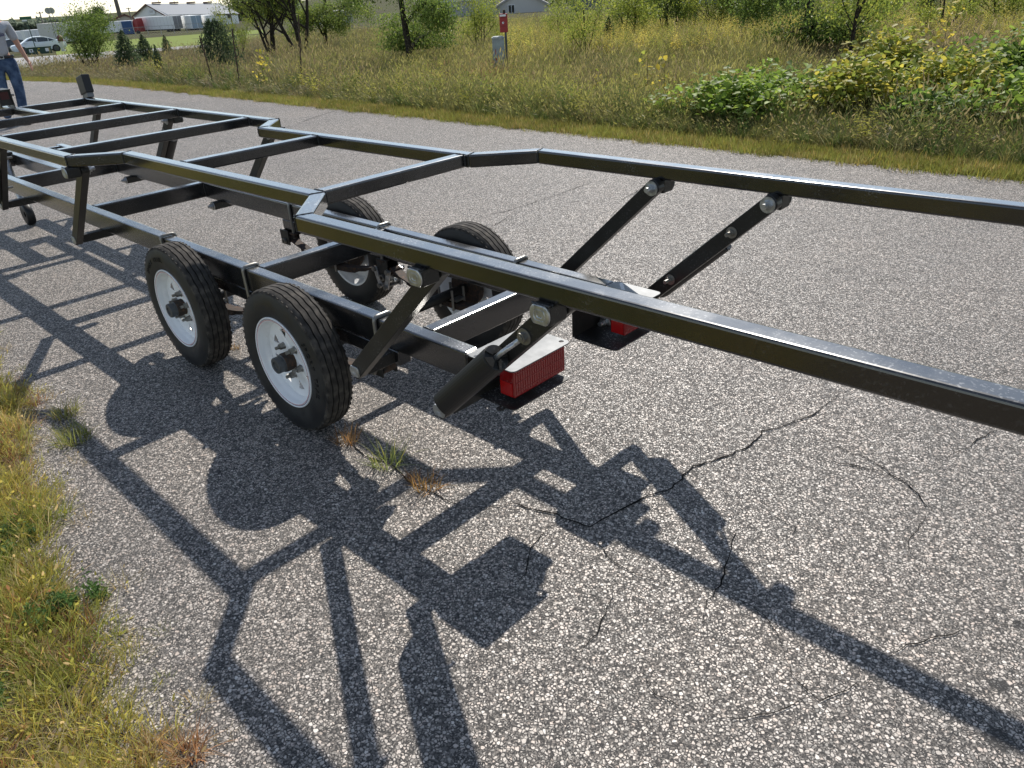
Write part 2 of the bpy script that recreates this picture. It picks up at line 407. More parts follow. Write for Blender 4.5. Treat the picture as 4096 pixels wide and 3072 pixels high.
CRACKS = [(0.0055, [(0.904, 0.954), (0.9, 0.842), (0.895, 0.734), (0.855, 0.603), (0.815, 0.514), (0.815, 0.414), (0.783, 0.29), (0.741, 0.189), (0.74, 0.029), (0.708, -0.072), (0.687, -0.161), (0.669, -0.259), (0.557, -0.282), (0.422, -0.32), (0.361, -0.399), (0.381, -0.496)]),
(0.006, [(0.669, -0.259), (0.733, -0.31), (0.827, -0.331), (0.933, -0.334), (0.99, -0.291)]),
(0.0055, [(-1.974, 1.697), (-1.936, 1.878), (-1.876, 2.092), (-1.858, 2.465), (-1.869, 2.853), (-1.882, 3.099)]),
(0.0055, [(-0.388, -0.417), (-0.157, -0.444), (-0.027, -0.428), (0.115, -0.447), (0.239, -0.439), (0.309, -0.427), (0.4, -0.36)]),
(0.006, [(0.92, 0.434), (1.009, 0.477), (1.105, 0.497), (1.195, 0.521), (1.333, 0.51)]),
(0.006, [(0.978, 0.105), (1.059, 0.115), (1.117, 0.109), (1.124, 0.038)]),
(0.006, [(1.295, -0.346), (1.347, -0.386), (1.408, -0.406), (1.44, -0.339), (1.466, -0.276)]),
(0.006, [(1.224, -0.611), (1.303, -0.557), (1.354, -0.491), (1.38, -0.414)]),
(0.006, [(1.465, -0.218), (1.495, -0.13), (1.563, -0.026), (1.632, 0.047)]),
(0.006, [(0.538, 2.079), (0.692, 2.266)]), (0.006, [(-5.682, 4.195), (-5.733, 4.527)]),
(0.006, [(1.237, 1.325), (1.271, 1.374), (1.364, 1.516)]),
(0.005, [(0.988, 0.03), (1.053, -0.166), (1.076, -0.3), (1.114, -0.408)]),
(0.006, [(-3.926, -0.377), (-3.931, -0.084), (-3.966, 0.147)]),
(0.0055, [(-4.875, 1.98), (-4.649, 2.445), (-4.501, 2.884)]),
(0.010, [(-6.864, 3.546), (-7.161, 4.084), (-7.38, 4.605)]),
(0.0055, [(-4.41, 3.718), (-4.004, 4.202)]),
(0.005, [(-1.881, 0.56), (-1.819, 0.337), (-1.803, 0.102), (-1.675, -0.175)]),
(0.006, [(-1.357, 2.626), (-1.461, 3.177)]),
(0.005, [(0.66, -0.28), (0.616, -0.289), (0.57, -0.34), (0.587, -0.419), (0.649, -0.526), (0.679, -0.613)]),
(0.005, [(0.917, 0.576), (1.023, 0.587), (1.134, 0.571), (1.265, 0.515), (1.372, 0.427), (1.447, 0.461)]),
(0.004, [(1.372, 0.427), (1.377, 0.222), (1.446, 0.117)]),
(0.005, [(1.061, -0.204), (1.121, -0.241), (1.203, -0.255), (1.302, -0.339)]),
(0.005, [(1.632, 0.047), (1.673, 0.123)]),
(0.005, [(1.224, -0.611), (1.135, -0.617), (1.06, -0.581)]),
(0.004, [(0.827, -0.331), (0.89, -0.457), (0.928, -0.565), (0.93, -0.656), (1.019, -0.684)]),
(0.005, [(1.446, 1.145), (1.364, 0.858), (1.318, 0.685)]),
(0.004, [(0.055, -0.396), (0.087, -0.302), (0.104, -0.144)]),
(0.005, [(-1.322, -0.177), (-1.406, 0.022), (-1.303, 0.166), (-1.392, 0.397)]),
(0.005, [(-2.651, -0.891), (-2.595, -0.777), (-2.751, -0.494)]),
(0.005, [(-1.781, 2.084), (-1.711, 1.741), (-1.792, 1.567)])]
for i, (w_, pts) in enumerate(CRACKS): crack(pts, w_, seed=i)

# crossing road, lawn and gravel lot beyond
def strip(name, pts, m_, lift):
    vs = []; fs = []
    (a0, d0, e0) = pts[0]
    for i, (az, dn, df) in enumerate(pts):
        for k in range(9):
            D = dn+(df-dn)*k/8; p = P(az, D); vs.append((p.x, p.y, p.z+lift))
        if i:
            for k in range(8): fs.append(((i-1)*9+k, i*9+k, i*9+k+1, (i-1)*9+k+1))
    me = bpy.data.meshes.new(name); me.from_pydata(vs, [], fs); me.materials.append(m_)
    return kind(link(name, me), 'structure')
strip('crossing_road', [(az, 43+max(-6, 163-az)*.75, 62-max(-6, 163-az)*.85) for az in np.linspace(175, 153.6, 30)], M_ROAD2, .04)
strip('lawn', [(az, 63-max(-6, 163-az)*.8, 150) for az in np.linspace(162.5, 150, 24)], M_LAWN, .03)

# ------------------------------------------------------------------ grass
def tuft(name, n, h, spread, width, lean=.35, curl=.5, seed=0, heads=0, seg=3):
    r = random.Random(seed); vs = []; fs = []; vc = []
    for i in range(n):
        a = r.uniform(0, 6.283); d = spread*math.sqrt(r.random()); bx, by = math.cos(a)*d, math.sin(a)*d
        b = a+r.gauss(0, .9); L_ = h*r.uniform(.45, 1.0); th = abs(r.gauss(0, lean)); w = width*r.uniform(.6, 1.3)
        fa = r.uniform(0, 6.283); px, py = math.cos(fa)*w/2, math.sin(fa)*w/2
        x, y, z = bx, by, 0; o = len(vs); tone = r.uniform(.6, 1.25)
        dry = r.random() < .25
        for k in range(seg+1):
            t = k/seg; ww = 1-t*.85
            vs += [(x+px*ww, y+py*ww, z), (x-px*ww, y-py*ww, z)]
            g = tone*(.55+.45*t) if False else tone
            vc += [((g*1.25, g*1.0, g*.8) if dry else (g, g, g))]*2
            th2 = th+curl*t*(.4+r.random()*.6)
            x += math.cos(b)*math.sin(th2)*L_/seg; y += math.sin(b)*math.sin(th2)*L_/seg; z += math.cos(th2)*L_/seg
        for k in range(seg): q = o+2*k; fs.append((q, q+1, q+3, q+2))
        if heads and r.random() < heads:
            hw = .004+h*.005; o = len(vs)
            for k in range(4):
                t = k/3; w2 = hw*math.sin(math.pi*(.15+.8*t)); zz = z-h*.14*(1-t)+.0; xx_ = x-math.cos(b)*math.sin(th2)*h*.14*(1-t); yy_ = y-math.sin(b)*math.sin(th2)*h*.14*(1-t)
                vs += [(xx_+math.cos(fa)*w2, yy_+math.sin(fa)*w2, zz), (xx_-math.cos(fa)*w2, yy_-math.sin(fa)*w2, zz)]
                vc += [(1.25, 1.08, .95)]*2
            for k in range(3): q = o+2*k; fs.append((q, q+1, q+3, q+2))
    me = bpy.data.meshes.new(name); me.from_pydata(vs, [], fs); me.materials.append(M_GRASS)
    ca = me.attributes.new('vcol', 'FLOAT_COLOR', 'POINT')
    ca.data.foreach_set('color', np.concatenate([np.array(vc), np.ones((len(vc), 1))], 1).reshape(-1).astype('f'))
    return bpy.data.objects.new(name, me)
def weed(name, n, h, leaf, seed=0):
    r = random.Random(seed); vs = []; fs = []; vc = []
    for s_ in range(n):
        a = r.uniform(0, 6.283); th = abs(r.gauss(0, .35)); hh = h*r.uniform(.5, 1)
        for k in range(9):
            t = .25+.75*k/8; px, py, pz = math.cos(a)*math.sin(th)*hh*t, math.sin(a)*math.sin(th)*hh*t, math.cos(th)*hh*t
            b = r.uniform(0, 6.283); l = leaf*r.uniform(.6, 1.2)*(1.2-.6*t); dr = r.uniform(-.4, .5)
            dx, dy = math.cos(b), math.sin(b); o = len(vs)
            vs += [(px, py, pz), (px+dx*l*.5-dy*l*.2, py+dy*l*.5+dx*l*.2, pz+l*.5*dr+.1*l), (px+dx*l, py+dy*l, pz+l*dr-.1*l), (px+dx*l*.5+dy*l*.2, py+dy*l*.5-dx*l*.2, pz+l*.5*dr+.1*l)]
            g = r.uniform(.75, 1.25); vc += [(g, g, g)]*4; fs.append((o, o+1, o+2, o+3))
    me = bpy.data.meshes.new(name); me.from_pydata(vs, [], fs); me.materials.append(M_GRASS)
    ca = me.attributes.new('vcol', 'FLOAT_COLOR', 'POINT')
    ca.data.foreach_set('color', np.concatenate([np.array(vc), np.ones((len(vc), 1))], 1).reshape(-1).astype('f'))
    return bpy.data.objects.new(name, me)
def scatter(name, pts, sc, tint, variants, tilt=.12, zsc=None):
    n = len(pts); me = bpy.data.meshes.new(name); me.vertices.add(n)
    me.vertices.foreach_set('co', np.asarray(pts, 'f').reshape(-1))
    def at(nm, ty, fld, data):
        a = me.attributes.new(nm, ty, 'POINT'); a.data.foreach_set(fld, np.ascontiguousarray(data).reshape(-1))
    rot = np.stack([rng.normal(0, tilt, n), rng.normal(0, tilt, n), rng.uniform(0, 6.283, n)], 1).astype('f')
    s3 = np.stack([sc, sc, sc*(zsc if zsc is not None else 1)], 1).astype('f')
    at('rot', 'FLOAT_VECTOR', 'vector', rot); at('s3', 'FLOAT_VECTOR', 'vector', s3)
    at('vi', 'INT', 'value', rng.integers(0, len(variants), n).astype('i'))
    at('tint', 'FLOAT_COLOR', 'color', np.concatenate([tint, np.ones((n, 1))], 1).astype('f'))
    o = kind(link(name, me), 'stuff')
    ng = bpy.data.node_groups.new(name, 'GeometryNodeTree')
    ng.interface.new_socket('Geometry', in_out='INPUT', socket_type='NodeSocketGeometry')
    ng.interface.new_socket('Geometry', in_out='OUTPUT', socket_type='NodeSocketGeometry')
    gi = ng.nodes.new('NodeGroupInput'); go = ng.nodes.new('NodeGroupOutput')
    ip = ng.nodes.new('GeometryNodeInstanceOnPoints'); jn = ng.nodes.new('GeometryNodeJoinGeometry')
    for v in variants:
        oi = ng.nodes.new('GeometryNodeObjectInfo'); oi.inputs['Object'].default_value = v; oi.inputs['As Instance'].default_value = True
        ng.links.new(oi.outputs['Geometry'], jn.inputs[0])
    def na(nm, ty):
        q = ng.nodes.new('GeometryNodeInputNamedAttribute'); q.data_type = ty; q.inputs[0].default_value = nm; return q.outputs[0]
    ng.links.new(gi.outputs[0], ip.inputs['Points']); ng.links.new(jn.outputs[0], ip.inputs['Instance'])
    ip.inputs['Pick Instance'].default_value = True
    ng.links.new(na('vi', 'INT'), ip.inputs['Instance Index']); ng.links.new(na('rot', 'FLOAT_VECTOR'), ip.inputs['Rotation'])
    ng.links.new(na('s3', 'FLOAT_VECTOR'), ip.inputs['Scale']); ng.links.new(ip.outputs[0], go.inputs[0])
    md = o.modifiers.new('scatter', 'NODES'); md.node_group = ng
    return o
def fbm(x, y, s, z=0): return noise.fractal((x*s, y*s, z), 1, 2, 4)

T_NEAR = [tuft('blade_clump', 44, .095, .05, .0030, .75, .9, seed=i, heads=.05, seg=4) for i in range(6)]
T_SHORT = [tuft('short_clump', 40, .07, .10, .005, .4, .6, seed=20+i, seg=2) for i in range(4)]
T_TALL = [tuft('tall_clump', 46, .52, .17, .0055, .20, .45, seed=30+i, heads=.22) for i in range(6)]
T_BROAD = [tuft('broad_clump', 40, .5, .10, .013, .35, 1.0, seed=50+i) for i in range(4)]
W_LOW = [weed('weed_clump', 7, .22, .06, seed=i) for i in range(4)]
W_MID = [weed('weed_clump', 10, .5, .05, seed=10+i) for i in range(4)]

# near verge, bottom left
GN = np.array
pts = []; sc = []; ti = []; zs = []
pw = []; sw = []; tw_ = []
N1 = 26000
X = rng.uniform(-6.5, 1.6, N1); Y = rng.uniform(-3.4, -.75, N1)
for x, y in zip(X, Y):
    e = near_edge(x)+.10*noise.noise((x*2.2, 3, 0))+.06*noise.noise((x*7, 1, 0))
    d = e-y
    if x > .75+.1*noise.noise((y*4, 1, 1)): continue
    dens = 0
    if d > .0: dens = sm(-.02, .07, d)*(.7+.3*sm(-.25, .2, fbm(x, y, 2.6, 5)))
    elif d > -.12: dens = .05
    if x < -1.9: dens *= .55+.45*sm(-.2, .2, fbm(x, y, 1.4, 8))
    if rng.random() > dens: continue
    g = fbm(x, y, 1.1, 2); dryf = sm(-.15, .35, g+.25*rng.random()+sm(-.2, .6, x)*.25)
    gr = np.array((.19, .26, .05)); yl = np.array((.42, .41, .11)); tn = np.array((.50, .42, .22))
    c = gr*(1-dryf)+yl*dryf
    if rng.random() < .22: c = tn
    if rng.random() < .08: c = np.array((.30, .16, .09))
    pts.append((x, y, max(0, soilz(x, y))-.006)); sc.append(rng.uniform(.55, 1.15)*(.6 if d < .05 else 1)); ti.append(c*rng.uniform(.75, 1.15))
scatter('verge_grass', pts, GN(sc), GN(ti), T_NEAR, .22)
# darker broad weeds in the near verge
pts = []; sc = []; ti = []
for cx_, cy_, n, rad in [(-.62, -1.50, 26, .10), (-.20, -1.42, 18, .05), (.02, -1.72, 40, .10), (.12, -2.0, 30, .12), (-1.6, -1.35, 14, .08)]:
    for _ in range(n):
        a, b = rng.normal(0, rad*.6, 2); pts.append((cx_+a, cy_+b, soilz(cx_+a, cy_+b))); sc.append(rng.uniform(.22, .42)); ti.append(np.array((.09, .16, .045))*rng.uniform(.7, 1.3))
scatter('verge_weeds', pts, GN(sc), GN(ti), W_LOW, .3)

# short mown strip on the far side of the road
pts = []; sc = []; ti = []
for _ in range(9000):
    x = rng.uniform(-26, 4.5); y = 4.50+rng.random()**1.2*.50
    if y < 4.6+.05*noise.noise((x*3, 2, 2)) and rng.random() < .6: continue
    if x < -10 and rng.random() < .45: continue
    pts.append((x, y, H(x, y)-.005)); s_ = rng.uniform(.6, 1.15); sc.append(s_)
    c = np.array((.20, .215, .05))*(1+.35*fbm(x, y, 1.6, 1)); q = rng.random()
    if q < .3: c = np.array((.30, .25, .10))
    ti.append(c*rng.uniform(.8, 1.2))
scatter('mown_verge_grass', pts, GN(sc), GN(ti), T_SHORT, .15)

# tall field grass
AZ0 = 96; AZ1 = 167
pts = []; sc = []; ti = []; zs = []
pb = []; sb = []; tb = []
def field_tint(x, y, az, d):
    n1 = fbm(x, y, .35, 1); n2 = fbm(x, y, 1.3, 7)
    brown = np.array((.145, .118, .084)); tan = np.array((.27, .24, .16)); yg = np.array((.255, .285, .075)); gr = np.array((.12, .165, .04)); rus = np.array((.17, .105, .060))
    w = np.array([.9+2.2*sm(143, 158, az), .55+.5*sm(-.2, .3, n2)+.5*sm(120, 100, az), .5+2.3*sm(152, 138, az)*sm(108, 120, az)*sm(-.4, .1, n1), .35+.7*sm(9, 5, y)+.3*sm(-.1, .3, -n1), .25*sm(0, .4, n2)+2.2*sm(1.6, .4, math.hypot(x+8.6, y-8.2))])
    w = w*rng.uniform(.2, 1.6, 5)**2; w /= w.sum()
    return w[0]*brown+w[1]*tan+w[2]*yg+w[3]*gr+w[4]*rus
def add_field(n, d0, d1, s0, s1):
    for _ in range(n):
        az = rng.uniform(AZ0, AZ1); d = math.sqrt(rng.uniform(d0*d0, d1*d1))
        x = CAM.x+math.cos(R(az))*d; y = CAM.y+math.sin(R(az))*d
        if y < 5.08+.12*noise.noise((x*2, 0, 9)): continue
        if az > 151.5 and d > 41+max(0, 163-az)*.7: continue
        edge = sm(5.0, 6.2, y)
        hgt = (.35+.65*edge)*(.75+.35*fbm(x, y, .5, 4))
        hgt *= 1-.35*sm(.05, .35, fbm(x, y, .22, 21))*sm(6, 8, y)
        if az > 150: hgt *= .8
        if d > 40: hgt *= .8
        pts.append((x, y, H(x, y)-.01)); s_ = rng.uniform(s0, s1); sc.append(s_); zs.append(hgt*rng.uniform(.7, 1.15)/1.0)
        ti.append(field_tint(x, y, az, d)*rng.uniform(.75, 1.2))
add_field(11000, 6.5, 14, .75, 1.15)
add_field(9000, 14, 26, .9, 1.4)
add_field(7000, 26, 60, 1.1, 1.9)
scatter('field_grass', pts, GN(sc), GN(ti), T_TALL, .10, GN(zs))
# greener, broader blades near the mown strip and in patches
pts = []; sc = []; ti = []
for _ in range(3800):
    x = rng.uniform(-16, 3.5); y = 5.02+rng.random()**1.7*2.6
    k = sm(-8, -1, x)
    if rng.random() > .25+.75*k: continue
    pts.append((x, y, H(x, y)-.01)); sc.append(rng.uniform(.35, .85)*(.5+.5*sm(5, 5.8, y)))
    c = np.array((.075, .12, .03)) if rng.random() < .6 else np.array((.17, .17, .06))
    ti.append(c*rng.uniform(.7, 1.3))
scatter('green_verge_growth', pts, GN(sc), GN(ti), T_BROAD, .2)
pts = []; sc = []; ti = []
for _ in range(2600):
    az = rng.uniform(AZ0, 158); d = math.sqrt(rng.uniform(36, 500)); x = CAM.x+math.cos(R(az))*d; y = CAM.y+math.sin(R(az))*d
    if y < 5.1: continue
    if fbm(x, y, .6, 12) < .05-.25*sm(9, 5.2, y) : continue
    pts.append((x, y, H(x, y)+.02)); sc.append(rng.uniform(.5, 1.2))
    q = rng.random(); c = np.array((.34, .32, .06)) if q < .3 else (np.array((.18, .22, .04)) if q < .75 else np.array((.09, .14, .035)))
    ti.append(c*rng.uniform(.8, 1.2))
scatter('field_weeds', pts, GN(sc), GN(ti), W_MID, .2)
# yellow goldenrod band far back
pts = []; sc = []; ti = []
for _ in range(1500):
    az = rng.uniform(98, 134); d = rng.uniform(17, 34); x = CAM.x+math.cos(R(az))*d; y = CAM.y+math.sin(R(az))*d
    pts.append((x, y, H(x, y)+.25)); sc.append(rng.uniform(.7, 1.3)); ti.append(np.array((.50, .42, .10))*rng.uniform(.7, 1.2) if rng.random() < .6 else np.array((.24, .27, .05)))
scatter('goldenrod', pts, GN(sc), GN(ti), W_MID, .2)

# separate weed tufts on the asphalt
def weed_tuft(x, y, s, col, label, n=60, h=.1):
    me_o = tuft('weed_tuft', n, h, .035*s, .003, .8, .7, seed=int(abs(x*1000)) % 977, seg=3)
    me = me_o.data
    mt = leaf_mat('weed blades', False, trans=.35, attr='vcol')
    c = me.attributes['vcol']; a = np.zeros(len(me.vertices)*4, 'f'); c.data.foreach_get('color', a); a = a.reshape(-1, 4); a[:, :3] *= np.array(col); c.data.foreach_set('color', a.reshape(-1))
    me.materials.clear(); me.materials.append(mt)
    o = link('weed_tuft', me, None, (x, y, 0)); o.scale = (s, s, s)
    return tag(o, label, 'weed', 'weed tufts growing from the asphalt')
for a in [
 (-1.348, -.279, .8, (.30, .20, .07), 'small brown tuft between the two near wheels', 40, .05),
 (-.283, -.424, 1.1, (.33, .20, .09), 'rusty brown tuft just behind the rear near tyre', 90, .07),
 (-.06, -.426, 1.2, (.27, .31, .09), 'green spiky tuft growing alone out of the crack', 70, .11),
 (.145, -.432, 1.1, (.32, .20, .07), 'golden brown tuft at the end of the row in the crack', 60, .09),
 (.08, -.43, .8, (.28, .15, .07), 'tiny reddish tuft beside the golden brown one', 30, .06),
 (-1.34, -1.02, 1.2, (.30, .30, .10), 'straw coloured clump standing out from the left verge', 110, .07),
 (-1.10, -1.07, 1.3, (.26, .28, .09), 'sprawling flat clump at the edge of the left verge', 130, .075),
 (.475, -1.385, 1.0, (.40, .25, .14), 'dry reddish clump at the bottom edge of the picture', 170, .075),
 (.40, -1.43, .9, (.38, .27, .13), 'dry clump just left of the reddish one', 120, .07)]:
    weed_tuft(a[0], a[1], a[2], a[3], a[4], a[5], a[6])

# ------------------------------------------------------------------ trees and shrubs
def make_branching(seed, h, spread, trunk_r, forks, droop=0.0, first=.25, trunks=1, lean=0.0, bushy=1.0):
    r = random.Random(seed); mb = MB(); ends = []
    def grow(p, d, l, rad, lev):
        n = 4; pts_ = [p.copy()]; rr = [rad]; q = p.copy(); dd = d.copy()
        for i in range(n):
            k_ = .05 if lev == 0 else .12
            dd = (dd+Vector((r.gauss(0, k_), r.gauss(0, k_), r.gauss(.02, .08)-droop*lev*.08))).normalized()
            q = q+dd*l/n; pts_.append(q.copy()); rr.append(rad*(1-.45*(i+1)/n))
        mb.tube(pts_, rr, 7 if lev < 2 else 4, cap=False)
        if lev >= 2: ends.extend(pts_[2:])
        if lev >= forks: ends.append(q); return
        for k in range(r.choice((3, 3, 4))):
            t = r.uniform(.35, 1) if lev else r.uniform(first, 1)
            i = min(n-1, int(t*n)); base = pts_[i].lerp(pts_[i+1], t*n-i)
            a = r.uniform(0, 6.283); side = Vector((math.cos(a), math.sin(a), r.uniform(.0, .7)))
            nd = (dd*.45+side*spread).normalized()
            grow(base, nd, l*r.uniform(.5, .75), rad*(1-.45*t)*.6, lev+1)
    for t in range(trunks):
        a = 6.283*t/trunks+seed; off = Vector((math.cos(a), math.sin(a), 0))*(.12*(trunks > 1))
        d = Vector((lean+off.x*1.6, off.y*1.6, 1)).normalized()
        grow(off, d, h*.62*r.uniform(.85, 1.1), trunk_r*(1 if trunks == 1 else .7), 0)
    return mb, ends
def crown(name, ends, n, clump, size, cols, seed, shape='quad'):
    r = np.random.default_rng(seed); E_ = np.array([tuple(e) for e in ends])
    i = r.integers(0, len(E_), n)
    p = E_[i]+r.normal(0, clump, (n, 3))*np.array((1, 1, .75)); p[:, 2] = np.where(p[:, 2] < .45, .45+r.random(n)*.9, p[:, 2])
    tone = r.uniform(.7, 1.2, len(E_))[i][:, None]*r.uniform(.8, 1.2, (n, 1))
    ci = r.random(n)[:, None]; c = np.where(ci < .75, np.array(cols[0]), np.array(cols[1]))*tone
    return leaf_mesh(name, p, size, c, M_LEAF, shape, seed=seed)
TREE = {}
def tree_kind(key, seed, h, spread, tr, forks, n, clump, size, cols, **kw):
    mb, ends = make_branching(seed, h, spread, tr, forks, **kw)
    TREE[key] = (mb.mesh('trunk', M_BARK, smooth=True), crown('crown', ends, n, clump, size, cols, seed))
GR = ((.12, .175, .04), (.20, .25, .05)); YG = ((.25, .30, .055), (.38, .39, .07)); DG = ((.045, .075, .028), (.075, .11, .035))
tree_kind('elm', 3, 3.9, 1.05, .12, 3, 19000, .24, .075, GR, droop=1.5, first=.16)
tree_kind('elm2', 11, 3.8, 1.0, .10, 3, 16000, .22, .075, ((.13, .18, .04), (.24, .28, .055)), droop=1.2, first=.16)
tree_kind('multi', 5, 4.0, .7, .10, 3, 16000, .20, .07, ((.13, .17, .035), (.25, .27, .05)), trunks=4)
tree_kind('sapling', 8, 2.6, .5, .035, 2, 3800, .16, .06, YG, first=.15)
tree_kind('shrub', 9, 1.5, .8, .03, 2, 9000, .14, .045, GR, trunks=5, first=.05)
tree_kind('yellowshrub', 10, 1.7, .7, .03, 2, 6500, .16, .06, YG, trunks=4, first=.05)
tree_kind('oval', 14, 7.0, .9, .2, 3, 9000, .45, .30, DG, first=.15)
def conifer_mesh(seed, h, rad, n, cols, egg=False):
    r = np.random.default_rng(seed); z = h*(1-np.sqrt(r.random(n)))*1.0+.03; a = r.uniform(0, 6.283, n)
    if egg: z = h*r.random(n)**.9
    env = np.sin(np.pi*np.clip(.16+.80*z/h, 0, 1))**.7 if egg else (1-z/h)**.8
    spk = 1+.38*np.sin(z*23/h+seed+3*np.sin(a*2))*np.sin(a*5+z*9/h)
    rr = rad*np.clip(env, 0, 1)*(.45+.6*r.random(n))*spk; z = z+.05*h*np.sin(a*5+seed)*r.random(n)
    p = np.stack([rr*np.cos(a)*(1+.2*np.sin(3*a+seed)), rr*np.sin(a), z], 1)
    c = np.where(r.random(n)[:, None] < .7, np.array(cols[0]), np.array(cols[1]))*r.uniform(.6, 1.3, (n, 1))
    mb = MB(); mb.tube([(0, 0, 0), (0, 0, h*.9)], [.03*h, .005], 6)
    return mb.mesh('trunk', M_BARK, smooth=True), leaf_mesh('crown', p, .05*max(1, h), c, M_LEAF, seed=seed)
TREE['cedar'] = conifer_mesh(1, 1.0, .44, 5200, ((.06, .09, .045), (.10, .13, .06)))
TREE['cedar_round'] = conifer_mesh(2, 1.0, .5, 7000, ((.05, .075, .04), (.08, .11, .05)), True)
TREE['spruce'] = conifer_mesh(4, 2.2, .8, 6000, ((.03, .06, .035), (.05, .085, .045)))
def plant(key, name, x, y, s, label, cat, group=None, rz=0, z=None, sz=None):
    e = empty(name, (x, y, (H(x, y) if z is None else z)-.03), label, cat, group, rz)
    e.scale = (s, s, sz or s)
    link('trunk', TREE[key][0], e); link('crown', TREE[key][1], e)
    return e
def AZP(az, D): v = P(az, D); return v.x, v.y
for key, az, D, s, label, cat, rz, sz in [
 ('shrub', 160.7, 29, 1.25, 'feathery green willow shrub between the man and the two small junipers', 'shrub', .4, 1.4),
 ('cedar', 158.6, 26.5, 1.3, 'taller dark juniper of the pair standing next to the willow shrub', 'juniper', 0, 1.35),
 ('cedar', 157.5, 28.5, 1.15, 'shorter dark juniper of the pair standing right of its taller twin', 'juniper', 2, 1.2),
 ('cedar_round', 153.1, 23.5, .95, 'round dense dark juniper bush left of the clump of trees', 'juniper', 1, 1.4),
 ('cedar', 156.9, 19.5, .40, 'tiny young juniper in the brown grass', 'juniper', 1, .75),
 ('cedar', 156.2, 41, .75, 'small lone juniper beside the pale crossing road', 'juniper', 3, 1.0),
 ('multi', 149.8, 31, .75, 'leftmost tree of the clump in the field, with several thin stems', 'tree', .5, .8),
 ('multi', 147.9, 30, 1.05, 'thick stemmed tree in the middle of the clump in the field', 'tree', 2.2, 1.05),
 ('elm2', 146.2, 34, .9, 'rightmost tree of the clump in the field, pale green', 'tree', 3.2, .9),
 ('sapling', 151.9, 27, .62, 'loose thin sapling with arching twigs left of the clump of trees', 'tree', 3, .8),
 ('elm', 140.5, 20.2, .80, 'single dark trunked tree with drooping crown standing in the middle of the field', 'tree', .8, .95),
 ('yellowshrub', 135.6, 24, .62, 'yellow green bush just left of the red sign box', 'shrub', 0, 1.0),
 ('sapling', 130.2, 25, .7, 'light green sapling in front of the gabled house', 'tree', 1, .7),
 ('sapling', 128.3, 17.5, .62, 'sparse sapling with two thin bare stems in the middle of the field', 'tree', 3, .8),
 ('spruce', 126.7, 24, .38, 'small dark spruce right of the bare stemmed sapling', 'conifer', 0, .42),
 ('yellowshrub', 125.3, 26, 1.15, 'broad yellow green shrub right of the small dark spruce', 'shrub', 4, 1.1),
 ('elm2', 123.6, 34, .75, 'mid green tree behind the broad yellow green shrub', 'tree', 1, .75),
 ('shrub', 122.6, 28, 1.5, 'bright green willow bush left of the dark evergreen group', 'shrub', 1, 1.5),
 ('spruce', 121.3, 30, .6, 'dark evergreen half hidden behind willow bushes', 'conifer', 0, .6),
 ('yellowshrub', 119.6, 27, 1.2, 'yellow green bush in front of the parked car far right', 'shrub', 2.4, 1.1),
 ('shrub', 117.6, 26, 1.6, 'large bright green willow bush left of the forked tree', 'shrub', 3.3, 1.5),
 ('elm2', 116.2, 31, .8, 'leafy green tree behind the forked tree', 'tree', 3, .8),
 ('elm', 113.9, 18.6, .85, 'forked dark tree with a thick trunk at the right of the field', 'tree', 4, .85),
 ('sapling', 110.95, 15.3, 1.15, 'slim bent tree standing just right of the forked dark tree', 'tree', .3, 1.15),
 ('yellowshrub', 109.2, 27, 1.0, 'yellow bush behind the slim bent tree', 'shrub', 1.3, 1.0),
 ('spruce', 107.0, 30, .62, 'dark evergreen at the top right, left of its smaller neighbour', 'conifer', 1, .6),
 ('spruce', 104.6, 26, .42, 'smaller dark evergreen at the top right', 'conifer', 2, .4),
 ('sapling', 106.0, 20, .8, 'yellow green sapling between the two evergreens at the top right', 'tree', 2, .8),
 ('yellowshrub', 102.8, 24, 1.1, 'yellow green bush in the top right corner', 'shrub', 2, 1.0),
 ('oval', 159.8, 210, .95, 'round dark tree rising above the white trailer roofs', 'tree', 0, .9)]:
    x, y = AZP(az, D); plant(key, {'shrub': 'willow_shrub', 'cedar': 'juniper', 'cedar_round': 'juniper', 'spruce': 'spruce_tree', 'yellowshrub': 'yellow_shrub', 'sapling': 'sapling_tree', 'oval': 'round_tree'}.get(key, 'field_tree'), x, y, s, label, cat, None, rz, None, sz)
# small yellow leaved plants in the grass
YEL = {}
def yellow_plant(x, y, h, n, label, seed):
    r = np.random.default_rng(seed); z = h*(.35+.65*r.random(n)); p = np.stack([r.normal(0, .05+.05*h, n), r.normal(0, .05+.05*h, n), z], 1)
    c = np.where(r.random(n)[:, None] < .7, np.array((.50, .40, .06)), np.array((.26, .29, .05)))*r.uniform(.7, 1.2, (n, 1))
    e = empty('yellow_leaved_plant', (x, y, H(x, y)), label, 'plant')
    link('leaves', leaf_mesh('leaves', p, .06, c, M_LEAF, 'heart', flat=.2, seed=seed), e)
    mb = MB(); mb.tube([(0, 0, 0), (.01, 0, h*.5), (0, .01, h)], [.005, .004, .002], 5); link('stem', mb.mesh('stem', M_BARK), e)
yellow_plant(-4.05, 7.35, .80, 26, 'yellow leaved stem standing alone in the grass right of the utility box', 1)
yellow_plant(-4.25, 7.25, .85, 22, 'yellowing stem just left of the lone yellow leaved stem', 2)
yellow_plant(-4.9, 7.0, .62, 16, 'short orange yellow leaved stem in the brown grass', 3)
yellow_plant(-13.3, 6.9, .75, 46, 'yellow bushy weed behind the middle rusty stake', 4)
yellow_plant(-10.9, 5.5, .45, 30, 'low yellow weed at the foot of the rightmost rusty stake', 5)
yellow_plant(-1.7, 10.6, 1.2, 90, 'tall bright yellow leaved plant below the two evergreens', 6)
yellow_plant(-.1, 10.8, 1.25, 110, 'bushy bright yellow plant near the top right corner', 7)
